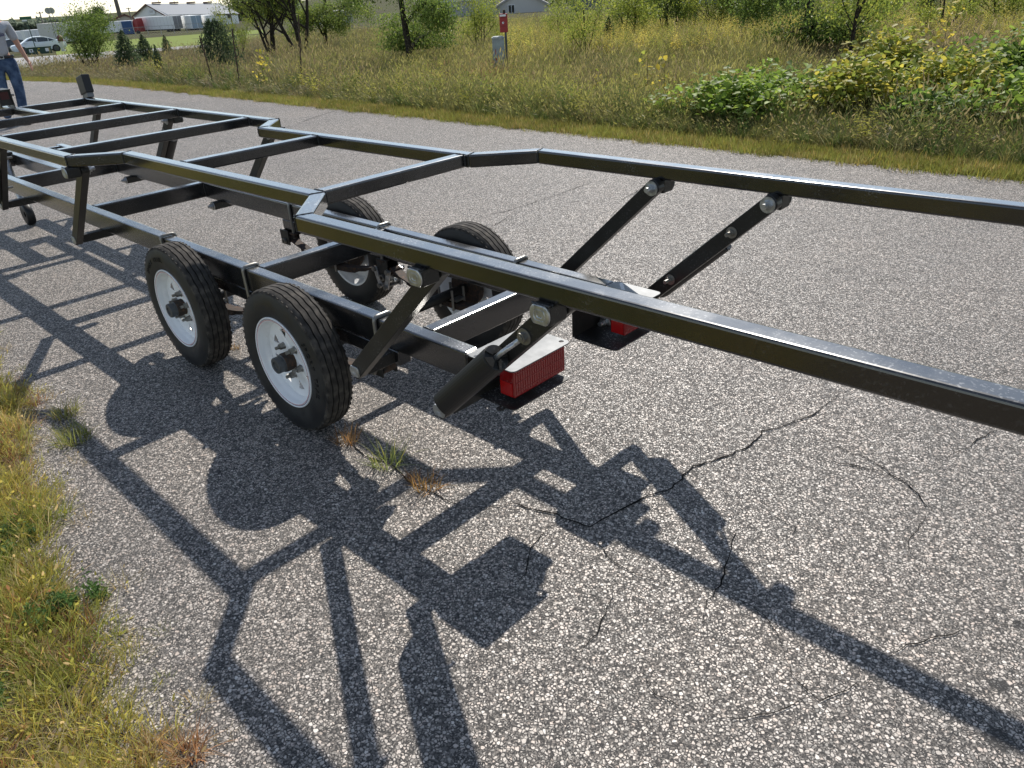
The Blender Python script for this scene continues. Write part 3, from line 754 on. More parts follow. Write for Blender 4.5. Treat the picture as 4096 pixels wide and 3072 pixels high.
# rusty stakes in the grass
M_STAKE = mat('rusty stake', (.07, .045, .03), .9)
for (x, y), (tx, ty, tz), label in [((-12.19, 5.22), (-12.2, 5.16, .86), 'leftmost rusty thin stake at the field edge'), ((-11.53, 5.36), (-11.53, 5.44, .95), 'tall rusty stake in the middle of three'), ((-10.1, 5.7), (-10.12, 5.9, 1.15), 'bent dark stem stake nearest the utility box')]:
    mb = MB(); b_ = Vector((0, 0, -.05)); t_ = Vector((tx-x, ty-y, tz)); n = 26
    mb.tube([b_.lerp(t_, k/n)+Vector((.006*math.sin(k*2.1), .006*math.cos(k*1.7), 0)) for k in range(n+1)], [.013*(1.25 if k % 3 == 0 else .85) for k in range(n+1)], 6)
    o = link('field_stake', mb.mesh('field_stake', M_STAKE), None, (x, y, H(x, y))); tag(o, label, 'stake', 'rusty stakes at the field edge')

# leafy vine thicket at the right
VCOL = [((.17, .25, .04), (.29, .38, .07)), ((.24, .28, .05), (.46, .40, .07)), ((.11, .18, .035), (.21, .30, .055))]
def thicket(x, y, rx, ry, h, n, ck, label, seed, size=.062):
    e = empty('leafy_bush', (x, y, H(x, y)), label, 'bush', 'leafy bushes beside the mown verge')
    r = np.random.default_rng(seed); k = 26
    cx_ = r.normal(0, .45, k)*rx; cy_ = r.normal(0, .45, k)*ry
    cz = h*np.clip(1.05-(cx_/rx)**2*.45-(cy_/ry)**2*.45, .2, 1.1)*r.uniform(.55, 1.05, k)
    i = r.integers(0, k, n); p = np.stack([cx_[i], cy_[i], cz[i]], 1)
    q = r.normal(0, 1, (n, 3)); q /= np.linalg.norm(q, axis=1)[:, None]; q *= (r.random(n)**.4)[:, None]
    p += q*np.array((.30, .26, .19)); p[:, 2] = np.maximum(p[:, 2], .04)
    cols = VCOL[ck]; c = np.where(r.random(n)[:, None] < .68, np.array(cols[0]), np.array(cols[1]))*r.uniform(.65, 1.25, (n, 1))
    link('leaves', leaf_mesh('leaves', p, size, c, M_LEAF, 'heart', flat=.5, seed=seed), e)
    mb = MB()
    for j in range(k): mb.tube([(cx_[j]*.3, cy_[j]*.3, 0), (cx_[j]*.7, cy_[j]*.7, cz[j]*.7), (cx_[j], cy_[j], cz[j])], [.012, .008, .003], 4, cap=False)
    link('stems', mb.mesh('stems', M_BARK), e)
for a in [
 (-2.15, 5.75, .75, .45, .42, 1500, 0, 'low bright green bush at the left end of the thicket beside the verge', 1),
 (-2.05, 6.75, .75, .5, .62, 1800, 0, 'green leafy bush with pale top leaves, second from the left in the thicket', 2),
 (-1.2, 6.45, .75, .5, .66, 2000, 1, 'yellowing bush in the middle of the thicket', 3),
 (-1.35, 7.9, .5, .4, 1.0, 1400, 1, 'tall narrow yellow tipped bush standing behind the yellowing one', 4),
 (-.55, 7.3, .7, .5, .75, 1700, 1, 'bright yellow patch bush right of the tall narrow one', 5),
 (-.55, 8.7, .9, .5, .80, 1700, 2, 'dark green spreading bush at the back of the thicket', 6),
 (.2, 8.9, .9, .55, 1.05, 2200, 0, 'tall green bush climbing at the right back of the thicket', 7),
 (.35, 7.3, .8, .55, .72, 2000, 2, 'dark green bush at the right of the yellow patch', 8),
 (.55, 6.3, .7, .45, .62, 1600, 0, 'green bush hanging over grass at the far right edge', 9),
 (-.35, 6.15, .5, .35, .36, 1000, 2, 'low dark bush in front of the yellow patch', 10),
 (1.2, 8.3, .8, .6, 1.0, 1800, 2, 'large bush cut by the right edge of the picture', 11)]:
    thicket(*a)

# ------------------------------------------------------------------ far things
def Z(slope_, D): return CAM.z+slope_*D
def at(az, D, slope_): v = P(az, D); return Vector((v.x, v.y, Z(slope_, D)))
def frame(name, az, D, z, label, cat, group=None, turn=0):
    v = P(az, D); return empty(name, (v.x, v.y, z), label, cat, group, R(az-90+turn))
M_WALLW = mat('white metal siding', (.86, .86, .84), .6); M_ROOFG = mat('grey metal roof', (.19, .215, .25), .7, .0)
M_TAN = mat('tan wall', (.50, .46, .40), .8); M_BRN = mat('brown roof trim', (.14, .06, .045), .7)
M_GREYW = mat('grey wall', (.40, .39, .38), .8); M_LGREY = mat('light grey wall', (.62, .60, .56), .8); M_DGREY = mat('dark grey siding', (.14, .145, .16), .8)
M_TRW = mat('white trailer skin', (.90, .90, .88), .5); M_BLUE = mat('blue doors', (.05, .11, .25), .6); M_LBLUE = mat('pale blue doors', (.33, .42, .50), .6); M_GDOOR = mat('grey roll doors', (.30, .29, .28), .6)
M_REDC = mat('red cab paint', (.35, .03, .03), .4); M_POLE = mat('weathered pole', (.16, .14, .12), .9); M_SIGNG = mat('green sign', (.02, .10, .05), .5); M_GBOX = mat('dark green box', (.025, .06, .04), .6)
M_WIN = mat('window glass', (.03, .035, .04), .15)
def quadwall(mb, pts, mi=0): mb.add(pts, [tuple(range(len(pts)))], mi)

# white metal building
G0 = P(157.63, 262); G1 = P(155.67, 250); F1 = P(151.45, 262)
e = empty('metal_building', (G1.x, G1.y, -6), 'long white metal building with grey roof and gable end behind the parked semi trailers', 'building')
o0 = Vector((G1.x, G1.y, 0)); off = Vector((G1.x, G1.y, -6))
B1 = Vector((G0.x+F1.x-G1.x, G0.y+F1.y-G1.y, 0)); G0_ = Vector((G0.x, G0.y, 0)); F1_ = Vector((F1.x, F1.y, 0))
def zz(v, z): return Vector((v.x, v.y, z))-off
mid0 = (G0_+o0)/2; mid1 = (B1+F1_)/2
eg0, eg1, ef, eb = -1.45, -1.6, -2.6, -2.4; r0, r1 = 1.25, .25
mb = MB()
quadwall(mb, [zz(G0_, -7), zz(o0, -7), zz(o0, eg1), zz(mid0, r0), zz(G0_, eg0)])
quadwall(mb, [zz(o0, -7), zz(F1_, -7), zz(F1_, ef), zz(o0, eg1)])
quadwall(mb, [zz(F1_, -7), zz(B1, -7), zz(B1, eb), zz(mid1, r1), zz(F1_, ef)])
quadwall(mb, [zz(B1, -7), zz(G0_, -7), zz(G0_, eg0), zz(B1, eb)])
link('wall', mb.mesh('wall', M_WALLW), e)
mb = MB(); ov = (o0-F1_).normalized()*.7; up_ = Vector((0, 0, .12))
a, b, c, d = zz(o0, eg1)+ov-up_*2, zz(mid0, r0)+ov, zz(mid1, r1)-ov, zz(F1_, ef)-ov-up_*2
a2, d2 = zz(G0_, eg0)+ov-up_*2, zz(B1, eb)-ov-up_*2
quadwall(mb, [a+up_, d+up_, c+up_, b+up_]); quadwall(mb, [a2+up_, b+up_, c+up_, d2+up_])
for p_, q_ in ((a, b), (b, a2), (a, d)): quadwall(mb, [p_+up_, q_+up_, q_-up_*2, p_-up_*2], 1)
rf = link('roof', mb.mesh('roof', [M_ROOFG, M_BRN]), e)
for k in (.12, .36, .6, .84):
    mb = MB(); q = zz(mid0, r0).lerp(zz(mid1, r1), k); mb.box(q+Vector((0, 0, .35)), (2.4, .9, .35), Matrix.Rotation(math.atan2((mid1-mid0).y, (mid1-mid0).x), 3, 'Z')); link('roof_vent', mb.mesh('roof_vent', M_BRN), rf)
# gable sign and doors
gx = (o0-G0_).normalized(); gn = Vector((gx.y, -gx.x, 0)); gn = gn if gn.dot(Vector((CAM.x, CAM.y, 0))-o0) > 0 else -gn
gr = Matrix((gx, -gn, Vector((0, 0, 1)))).transposed()
mb = MB(); mb.box(zz((G0_*.42+o0*.58), -.75)+gn*.25, (3.0, .15, 1.25), gr); sg = link('wall_sign', mb.mesh('wall_sign', M_WHITE), e)
mb = MB(); mb.box(zz((G0_*.42+o0*.58), -.75)+gn*.33, (1.5, .05, .22), gr); mb.box(zz((G0_*.42+o0*.58), -.45)+gn*.33, (2.0, .05, .10), gr); link('sign_print', mb.mesh('sign_print', M_GREYW), sg)
for k in (.16, .5, .85):
    mb = MB(); mb.box(zz(G0_.lerp(o0, k), -2.75)+gn*.05, (1.9, .1, .7), gr); link('window', mb.mesh('window', M_WIN), e)
mb = MB(); mb.box(zz(o0.lerp(F1_, .86), -3.3), (.9, .9, .8)); link('window', mb.mesh('window', M_WIN), e)

# tan building with red brown roof edge
e = frame('tan_building', 158.3, 265, -6, 'small tan gabled building with a red brown roof edge left of the white metal building', 'building')
w0, w1 = -4.3, 3.6; mb = MB()
quadwall(mb, [(w0, 0, -1), (w1, 0, -1), (w1, 0, 3.4), (.6, 0, 4.9), (w0, 0, 3.25)]); quadwall(mb, [(w1, 0, -1), (w1, 9, -1), (w1, 9, 3.4), (w1, 0, 3.4)]); quadwall(mb, [(w0, 0, -1), (w0, 0, 3.25), (w0, 9, 3.25), (w0, 9, -1)])
link('wall', mb.mesh('wall', M_TAN), e)
mb = MB(); quadwall(mb, [(w0-.5, -.5, 3.2), (.6, -.5, 5.05), (.6, 9.5, 5.05), (w0-.5, 9.5, 3.2)]); quadwall(mb, [(w1+.5, -.5, 3.25), (w1+.5, 9.5, 3.25), (.6, 9.5, 5.05), (.6, -.5, 5.05)])
mb.box((-1.95, -.55, 4.05), (5.7, .1, .42), Matrix.Rotation(-math.atan2(1.85, 5.4), 3, 'Y')); mb.box((2.35, -.55, 4.1), (4.0, .1, .42), Matrix.Rotation(math.atan2(1.8, 3.5), 3, 'Y'))
link('roof', mb.mesh('roof', M_BRN), e)

# parked trailers and containers
def boxtruck(name, az, D, L_, Wd, Ht, turn, z, label, cat, group, wallm=None, doorm=None, door_end=1, panels=2):
    e = frame(name, az, D, z, label, cat, group, turn)
    mb = MB(); mb.box((0, 0, 1.1+Ht/2), (L_, Wd, Ht)); 
    link('box_body', mb.mesh('box_body', wallm or M_TRW, bevel=.03), e)
    mb = MB()
    for k in range(int(L_/1.2)):
        mb = MB(); mb.box((-L_/2+.6+k*1.2, -Wd/2-.01, 1.1+Ht/2), (.05, .03, Ht-.2)); link('side_rib', mb.mesh('side_rib', M_LGREY), e)
    if doorm:
        for k in range(panels):
            mb = MB(); ww = Wd/panels; mb.box((door_end*(L_/2+.02), -Wd/2+ww*(k+.5), 1.1+Ht/2), (.05, ww-.12, Ht-.2)); dr = link('door', mb.mesh('door', doorm), e)
            mb = MB(); mb.box((door_end*(L_/2+.06), -Wd/2+ww*(k+.5)+.3*(1 if k else -1), 1.1+Ht/2), (.04, .05, Ht-.3)); link('lock_bar', mb.mesh('lock_bar', M_GREYW), dr)
    mb = MB(); mb.box((0, 0, .95), (L_*.96, 1.0, .25)); link('chassis', mb.mesh('chassis', M_BLACK), e)
    for x in (L_*.3, L_*.3+1.25 if L_ > 8 else -L_*.32):
        for sy in (-1, 1):
            mb = MB(); mb.lathe_y([(.05, -.12), (.5, -.12), (.5, .12), (.05, .12)], 16, (x, sy*(Wd/2-.2), .5)); link('wheel', mb.mesh('wheel', M_BLACK), e)
    return e
GTR = 'white box trailers parked in the far lot'
boxtruck('semi_trailer', 156.3, 226, 13.5, 2.6, 2.9, -50, -5.55, 'longest white semi trailer with grey double doors behind the mesh fence', 'semi trailer', GTR, doorm=M_GDOOR)
boxtruck('semi_trailer', 154.4, 222, 9, 2.6, 2.9, -72, -5.75, 'white trailer with pale blue double doors beside the grey doored trailer', 'semi trailer', GTR, doorm=M_LBLUE)
boxtruck('semi_trailer', 153.4, 222, 9, 2.6, 2.8, -76, -5.8, 'plain white trailer right of the one with pale blue doors', 'semi trailer', GTR, doorm=M_TRW)
boxtruck('shipping_container', 158.75, 228, 8.0, 2.5, 2.4, -8, -5.55, 'low white container with a blue door panel in front of the tan building', 'container', None)
e = frame('container_door', 158.15, 226.5, -5.4, 'blue double door unit standing between the white container and the red truck cab', 'container', None, -8)
mb = MB(); mb.box((0, 0, 1.8), (2.3, 1.0, 2.9)); link('box_body', mb.mesh('box_body', M_BLUE, bevel=.02), e)
for k in (-1, 1):
    mb = MB(); mb.box((k*.55, -.53, 1.8), (.95, .06, 2.6)); link('door', mb.mesh('door', M_BLUE), e)
e = frame('red_truck_cab', 157.62, 227, -5.3, 'red semi truck cab hidden between the blue door unit and the long trailer', 'truck', None, -40)
mb = MB(); mb.prism([(-1.2, -1.1), (1.3, -1.1), (1.3, 1.1), (-1.2, 1.1)], .6, 2.2); mb.add([(-.4, -1.1, 2.2), (1.3, -1.1, 2.2), (1.3, 1.1, 2.2), (-.4, 1.1, 2.2), (.1, -1.0, 3.3), (1.3, -1.0, 3.6), (1.3, 1.0, 3.6), (.1, 1.0, 3.3)], [(4, 5, 6, 7), (0, 1, 5, 4), (2, 3, 7, 6), (3, 0, 4, 7), (1, 2, 6, 5)])
link('cab_body', mb.mesh('cab_body', M_REDC, bevel=.03), e)
mb = MB(); mb.add([(-.36, -.9, 2.3), (-.36, .9, 2.3), (.06, .85, 3.1), (.06, -.85, 3.1)], [(0, 1, 2, 3)]); link('windscreen', mb.mesh('windscreen', M_GLASS), e)
for x in (-.7, .9):
    mb = MB(); mb.lathe_y([(.05, -1.2), (.5, -1.2), (.5, -.9), (.05, -.9)], 16, (x, 0, .5)); link('wheel', mb.mesh('wheel', M_BLACK), e)
boxtruck('box_trailer', 161.6, 150, 7.5, 2.6, 2.75, -30, -4.35, 'pale trailer box half behind the feathery willow shrub', 'semi trailer', GTR, M_LGREY, M_GDOOR)
# two white trucks behind the sedan
def truck(az, D, z, L_, label, turn=0):
    e = boxtruck('parked_truck', az, D, L_, 2.4, 2.2, turn, z, label, 'truck', 'white trucks parked behind the sedan', M_WHITE)
    mb = MB(); mb.prism([(L_/2+.05, -1.1), (L_/2+1.7, -1.1), (L_/2+1.7, 1.1), (L_/2+.05, 1.1)], .6, 1.7); mb.add([(L_/2+.05, -1.1, 1.7), (L_/2+1.6, -1.1, 1.7), (L_/2+1.6, 1.1, 1.7), (L_/2+.05, 1.1, 1.7), (L_/2+.05, -1.0, 2.7), (L_/2+1.0, -1.0, 2.65), (L_/2+1.0, 1.0, 2.65), (L_/2+.05, 1.0, 2.7)], [(4, 5, 6, 7), (0, 1, 5, 4), (2, 3, 7, 6), (1, 2, 6, 5)])
    link('cab_body', mb.mesh('cab_body', M_WHITE, bevel=.03), e)
    mb = MB(); mb.add([(L_/2+1.56, -.95, 1.78), (L_/2+1.56, .95, 1.78), (L_/2+1.05, .9, 2.6), (L_/2+1.05, -.9, 2.6)], [(0, 1, 2, 3)]); mb.box((L_/2+.75, -1.1, 2.1), (.7, .05, .6)); link('windscreen', mb.mesh('windscreen', M_GLASS), e)
truck(164.1, 190, -5.3, 8, 'long white truck just right of the man shoulder', 10)
truck(163.05, 176, -5.0, 5.5, 'shorter white truck with its cab to the right, above the sedan roof', 15)

# cars
def car(az, D, turn, paint_m, label, group=None, scale=1.0):
    v = P(az, D); e = frame('parked_car', az, D, v.z, label, 'car', group, turn); e.scale = (scale,)*3
    prof = [(-2.38, .38), (-2.4, .62), (-2.3, .80), (-1.45, .93), (-.75, 1.34), (-.25, 1.45), (.45, 1.45), (1.05, 1.30), (1.65, 1.06), (2.28, 1.02), (2.38, .88), (2.36, .45), (2.2, .30), (-2.2, .28)]
    n = len(prof); mb = MB(); vs = []
    for y, k in ((-.90, 0), (-.80, 1), (.80, 1), (.90, 0)):
        for x, z in prof:
            if k: vs.append((x*.995, y if z > 1.0 else y*1.0, z))
            else:
                vs.append((x*.97, y*(1 if z < .95 else .93-(z-.95)*.18), z if z < .95 else .90+(z-.95)*.93))
    fs = []
    for l in range(3):
        for i in range(n): fs.append((l*n+i, l*n+(i+1) % n, (l+1)*n+(i+1) % n, (l+1)*n+i))
    fs += [tuple(range(n-1, -1, -1)), tuple(range(3*n, 4*n))]
    mb.add(vs, fs); link('body', mb.mesh('body', paint_m, bevel=.03, smooth=True, sharp=40), e)
    for sy in (-1, 1):
        for poly in ([(-1.25, .98), (-.72, 1.28), (-.22, 1.38), (-.12, 1.38), (-.12, .99)], [(-.04, .99), (-.04, 1.38), (.45, 1.37), (.85, 1.28), (.85, 1.0)], [(.92, 1.0), (.92, 1.26), (1.2, 1.17), (1.42, 1.05)]):
            mb = MB(); k = len(poly); yo = [sy*(.905-.035-(z-.95)*.18) for x, z in poly]
            vs = [(x, y_, z) for (x, z), y_ in zip(poly, yo)]+[(x, y_-sy*.02, z) for (x, z), y_ in zip(poly, yo)]
            mb.add(vs, [tuple(range(k)), tuple(range(2*k-1, k-1, -1))]+[(i, (i+1) % k, k+(i+1) % k, k+i) for i in range(k)]); link('window', mb.mesh('window', M_GLASS), e)
        mb = MB(); mb.box((-1.12, sy*.98, 1.0), (.14, .20, .13)); link('mirror', mb.mesh('mirror', paint_m, bevel=.02), e)
        for x in (-1.42, 1.38):
            mb = MB(); mb.lathe_y([(.24, -.11), (.33, -.11), (.34, -.07), (.34, .07), (.33, .11), (.24, .11)], 28, (x, sy*.83, .33)); w_ = link('wheel', mb.mesh('wheel', M_BLACK, True, sharp=40), e)
            mb = MB(); mb.lathe_y([(.001, -.02), (.24, -.04)] if False else [(.001, sy*.10), (.06, sy*.105), (.24, sy*.085), (.25, sy*.06)], 20, (x, sy*.83, .33))
            for q in range(5):
                a = q*1.2566; mb.box((x+math.cos(a)*.14, sy*.94, .33+math.sin(a)*.14), (.20, .02, .05), Matrix.Rotation(-a, 3, 'Y'))
            link('rim', mb.mesh('rim', M_ZINC if paint_m is not M_CARW else M_HUB), w_)
        for x in (-.35, .55): mb = MB(); mb.box((x, sy*.915, .90), (.16, .03, .03)); link('door_handle', mb.mesh('door_handle', paint_m), e)
        mb = MB(); mb.box((2.28, sy*.70, .88), (.18, .34, .13)); link('tail_light', mb.mesh('tail_light', M_REFL), e)
        mb = MB(); mb.box((-2.26, sy*.66, .68), (.2, .36, .12)); link('headlight', mb.mesh('headlight', M_ZINC), e)
    return e
car(163.3, 92, 4, M_CARW, 'white sedan parked broadside beyond the crossing road')
car(164.75, 101, 25, M_CARD, 'dark car just behind the front of the white sedan')
car(121.2, 112, 8, M_CARW, 'white car roof half hidden behind the bushes at the top right')

# green utility box, street sign, small post near the road
v = P(163.35, 84); e = frame('utility_box', 163.35, 84, v.z, 'long low dark green utility box in front of the white sedan', 'utility box')
mb = MB(); mb.box((0, 0, .25), (1.95, .7, .5)); bx = link('box_body', mb.mesh('box_body', M_GBOX, bevel=.03), e)
mb = MB(); mb.box((0, 0, .53), (2.02, .78, .06)); link('lid', mb.mesh('lid', M_GBOX, bevel=.01), e)
for x, w_ in ((-.62, .30), (.62, .26)):
    mb = MB(); mb.box((x, -.36, .30), (w_, .01, .26)); lb_ = link('warning_label', mb.mesh('warning_label', M_WHITE), e)
    if x < 0: mb = MB(); mb.box((x, -.37, .30), (.12, .008, .12), Matrix.Rotation(.785, 3, 'Y')); link('label_mark', mb.mesh('label_mark', M_BLACK), lb_)
mb = MB(); mb.box((0, -.36, .42), (.16, .01, .07)); link('warning_label', mb.mesh('warning_label', mat('yellow label', (.6, .5, .05), .5)), e)
v = P(163.5, 78); e = frame('street_sign', 163.5, 78, v.z-.1, 'green street name sign on a thin post before the white sedan', 'street sign')
mb = MB(); mb.box((0, 0, 1.45), (.06, .04, 2.9)); link('post', mb.mesh('post', M_GBOX), e)
mb = MB(); mb.box((-.02, -.03, 2.82), (.85, .015, .22)); link('sign_blade', mb.mesh('sign_blade', M_SIGNG, bevel=.004), e)
mb = MB(); mb.box((-.15, -.02, 2.66), (.35, .02, .12)); link('sign_blade', mb.mesh('sign_blade', M_WHITE), e)
v = P(162.05, 86); e = frame('marker_post', 162.05, 86, v.z, 'white marker post with a brown cap behind the sedan tail', 'post')
mb = MB(); mb.tube([(0, 0, 0), (0, 0, .85)], .19, 14); link('post', mb.mesh('post', M_LGREY, True, sharp=40), e)
mb = MB(); mb.tube([(0, 0, .85), (0, 0, .95), (0, 0, 1.25), (0, 0, 1.38)], [.2, .26, .24, .1], 14); link('cap', mb.mesh('cap', M_BRN, True, sharp=40), e)

# poles
def pole(az, D, z0, z1, r_, label, arms=1, group='poles along the lot'):
    v = P(az, D); e = empty('utility_pole', (v.x, v.y, z0), label, 'pole', group, R(az-90)); h = z1-z0
    mb = MB(); mb.tube([(0, 0, 0), (0, 0, h)], [r_, r_*.7], 8); link('shaft', mb.mesh('shaft', M_POLE, True), e)
    if arms:
        mb = MB(); mb.box((0, 0, h-.25), (1.3*arms, .12, .14))
        for x in (-.55, 0, .55): mb.box((x*arms, 0, h-.08), (.09, .09, .22))
        link('cross_arm', mb.mesh('cross_arm', M_POLE), e)
pole(162.7, 200, -6, Z(-.0015, 200), .16, 'slim pole with a short cross arm behind the white trucks')
pole(160.77, 235, -6, Z(-.0022, 235), .18, 'short pole with a wide cross arm above the pale trailer box')
pole(158.42, 300, -6, 12, .7, 'thick dark pole cut off by the top of the picture', 0)
pole(157.83, 258, -6, Z(-.0028, 258), .2, 'thin pole with small cross arm in front of the tan building')
pole(151.9, 150, -5, 8, .12, 'tall thin pole beyond the right end of the white metal building', 0)
pole(156.0, 275, -5, 7, .08, 'left antenna mast standing above the metal roof ridge', 0, 'masts above the metal roof')
pole(155.1, 275, -5, 7, .08, 'right antenna mast standing above the metal roof ridge', 0, 'masts above the metal roof')
for az, label in ((162.24, 'left round satellite dish above the pale trailer box'), (162.05, 'right satellite dish turned away above the pale trailer box')):
    D = 118; z = Z(-.0012, D); v = P(az, D); e = empty('satellite_dish', (v.x, v.y, -4.2), label, 'satellite dish', 'satellite dishes on posts', R(az-90))
    mb = MB(); mb.tube([(0, 0, 0), (0, 0, z+4.1)], .04, 6); link('post', mb.mesh('post', M_POLE), e)
    mb = MB(); rr_ = .36; mb.lathe_y([(.001, 0), (.2, -.03), (rr_, -.1), (rr_, -.09), (.2, -.015), (.001, .02)], 20, (0, 0, z+4.2)); link('dish', mb.mesh('dish', M_GREYW, True), e)

# chain link fence in front of the trailers
A0, A1 = P(158.6, 178), P(152.4, 176); e = empty('mesh_fence', (A0.x, A0.y, -4.6), 'long chain link fence with thin posts in front of the parked trailers', 'fence')
dv = Vector((A1.x-A0.x, A1.y-A0.y, 0))
for k in range(9):
    mb = MB(); q = dv*k/8; mb.tube([q, q+Vector((0, 0, 2.0))], .05, 6); link('fence_post', mb.mesh('fence_post', M_GREYW), e)
mb = MB(); mb.tube([Vector((0, 0, 2.0)), dv+Vector((0, 0, 2.0))], .035, 5); link('top_rail', mb.mesh('top_rail', M_GREYW), e)
mb = MB(); L_ = dv.length; du = dv.normalized()
for k in range(0, int(L_/.5)):
    for sgn in (1, -1):
        a_ = du*(k*.5)+Vector((0, 0, 0 if sgn > 0 else 1.9)); b_ = du*min(L_, k*.5+1.9)+Vector((0, 0, 1.9 if sgn > 0 else 0)); mb.tube([a_, b_], .006, 3, cap=False)
link('wire_mesh', mb.mesh('wire_mesh', M_GREYW), e)

# grey buildings behind the field
e = frame('grey_shed', 145.75, 165, -6, 'low long grey shed behind the dark trunked field tree', 'building')
mb = MB(); mb.box((0, 4, 1.6), (9.5, 8, 4.9)); link('wall', mb.mesh('wall', M_GREYW), e)
mb = MB(); mb.box((0, 4, 4.12), (10, 8.6, .16)); link('roof', mb.mesh('roof', M_LGREY), e)
for k in range(4): mb = MB(); mb.box((-3.6+k*2.4, -.03, 1.6), (.06, .05, 4.6)); link('wall_joint', mb.mesh('wall_joint', M_DGREY), e)
e = frame('warehouse', 136.2, 150, -6, 'large grey warehouse with light overhead doors left of the gabled house', 'building')
mb = MB(); mb.box((-.5, 6, 1.9), (10.8, 12, 5.8)); link('wall', mb.mesh('wall', M_GREYW), e)
mb = MB(); mb.box((-.5, 7, 6.2), (10.8, 12, 2.9)); link('upper_wall', mb.mesh('upper_wall', M_LGREY), e)
mb = MB(); mb.box((-.5, 7, 8.2), (11.6, 13, 1.0)); link('roof', mb.mesh('roof', M_ROOFG), e)
for x in (-3.6, -.4, 2.8): mb = MB(); mb.box((x, .94, 6.0), (2.7, .1, 2.1)); d_ = link('overhead_door', mb.mesh('overhead_door', M_TAN), e)
mb = MB(); mb.box((-.5, -.12, 4.85), (11, .25, .15)); link('ledge', mb.mesh('ledge', M_WHITE), e)
e = frame('gabled_house', 132.6, 152, -7, 'pale grey gabled house with one small window behind the red sign box', 'house')
mb = MB(); quadwall(mb, [(-4.6, 0, 0), (4.6, 0, 0), (4.6, 0, 4.6), (0, 0, 7.0), (-4.6, 0, 4.6)]); quadwall(mb, [(4.6, 0, 0), (4.6, 10, 0), (4.6, 10, 4.6), (4.6, 0, 4.6)]); quadwall(mb, [(-4.6, 0, 0), (-4.6, 0, 4.6), (-4.6, 10, 4.6), (-4.6, 10, 0)])
link('wall', mb.mesh('wall', M_LGREY), e)
mb = MB()
for sx in (-1, 1):
    quadwall(mb, [(sx*5.1, -.6, 4.45), (0, -.6, 7.15), (0, 10.5, 7.15), (sx*5.1, 10.5, 4.45)]); quadwall(mb, [(sx*5.1, -.6, 4.15), (0, -.6, 6.85), (0, -.6, 7.15), (sx*5.1, -.6, 4.45)])
link('roof', mb.mesh('roof', M_GREYW), e)
mb = MB(); mb.box((0, -.06, 1.35), (9.3, .15, 1.3)); link('base_course', mb.mesh('base_course', M_DGREY), e)
mb = MB(); mb.box((-1.9, -.04, 4.0), (1.25, .1, 1.45)); wn = link('window', mb.mesh('window', M_WHITE), e)
for x in (-2.18, -1.62): mb = MB(); mb.box((x, -.1, 4.0), (.46, .06, 1.25)); link('pane', mb.mesh('pane', M_WIN), wn)
e = frame('blue_grey_building', 128.2, 140, -6, 'blue grey building behind the sparse sapling', 'building')
mb = MB(); mb.box((0, 4, 4.0), (5.2, 8, 8)); link('wall', mb.mesh('wall', M_DGREY), e)
mb = MB(); mb.box((-.9, -.05, 5.2), (1.6, .1, 1.5)); link('window', mb.mesh('window', M_LGREY), e)
mb = MB(); mb.box((0, 4, 8.1), (5.8, 8.6, .3)); link('roof', mb.mesh('roof', M_DGREY), e)
e = frame('dark_house', 119.7, 130, -5.5, 'dark siding house with a white framed window at the top edge', 'house')
mb = MB(); mb.box((0, 4, 4.0), (9.5, 8, 7)); link('wall', mb.mesh('wall', M_DGREY), e)
mb = MB(); mb.box((1.9, -.05, 3.6), (.9, .1, .9)); wn = link('window', mb.mesh('window', M_WHITE), e)
mb = MB(); mb.box((1.9, -.12, 3.6), (.65, .05, .65)); link('pane', mb.mesh('pane', M_WIN), wn)
mb = MB(); mb.box((0, 4, 7.7), (10.2, 8.8, .4)); link('roof', mb.mesh('roof', M_ROOFG), e)
e = frame('red_siding_barn', 150.2, 330, -7, 'distant low pale building seen between the clump trees', 'building')
mb = MB(); mb.box((0, 5, 3.2), (22, 10, 4.6)); link('wall', mb.mesh('wall', M_LGREY), e)
mb = MB(); mb.box((0, 5, 5.6), (22.6, 10.6, .4)); link('roof', mb.mesh('roof', M_GREYW), e)

# grey pedestal with red box on a post
x, y = -9.67, 10.05; z0 = H(x, y)
e = empty('cable_pedestal', (x, y, -.27), 'weathered grey green cable pedestal standing in the tall grass', 'pedestal', None, R(134-90))
M_PED = mat('weathered grey green plastic', (.36, .40, .39), .6)
nn = tex(M_PED, 'ShaderNodeTexNoise', 7, Detail=7); L(M_PED, ramp(M_PED, nn.outputs[0], [(.4, (.36, .41, .40)), (.58, (.27, .30, .30)), (.7, (.45, .45, .43))]), BS(M_PED).inputs['Base Color'])
def rr2(x0, x1, y0, y1, r_, n=5):
    out = []
    for cx_, cy_, a0_ in ((x1-r_, y1-r_, 0), (x0+r_, y1-r_, 90), (x0+r_, y0+r_, 180), (x1-r_, y0+r_, 270)):
        for k in range(n+1): a = R(a0_+90*k/n); out.append((cx_+r_*math.cos(a), cy_+r_*math.sin(a)))
    return out
mb = MB(); mb.prism(rr2(-.12, .12, -.11, .11, .05), 0, .70); link('body', mb.mesh('body', M_PED, bevel=.004), e)
mb = MB(); mb.prism(rr2(-.128, .128, -.118, .118, .055), .69, .72); mb.prism(rr2(-.105, .105, -.095, .095, .05), .719, .735); link('lid', mb.mesh('lid', M_PED, bevel=.006), e)
mb = MB(); mb.box((-.055, -.1125, .33), (.03, .004, .05)); mb.box((-.06, -.1125, .46), (.012, .004, .10)); link('red_sticker', mb.mesh('red_sticker', mat('faded red', (.4, .06, .05), .7)), e)
e = empty('marker_sign', (x-.02, y+.16, -.14), 'dark red warning box sign on a grey post rising behind the pedestal', 'sign', None, R(134-90))
mb = MB(); mb.box((.06, 0, .38), (.045, .03, 1.24)); link('post', mb.mesh('post', M_HUB), e)
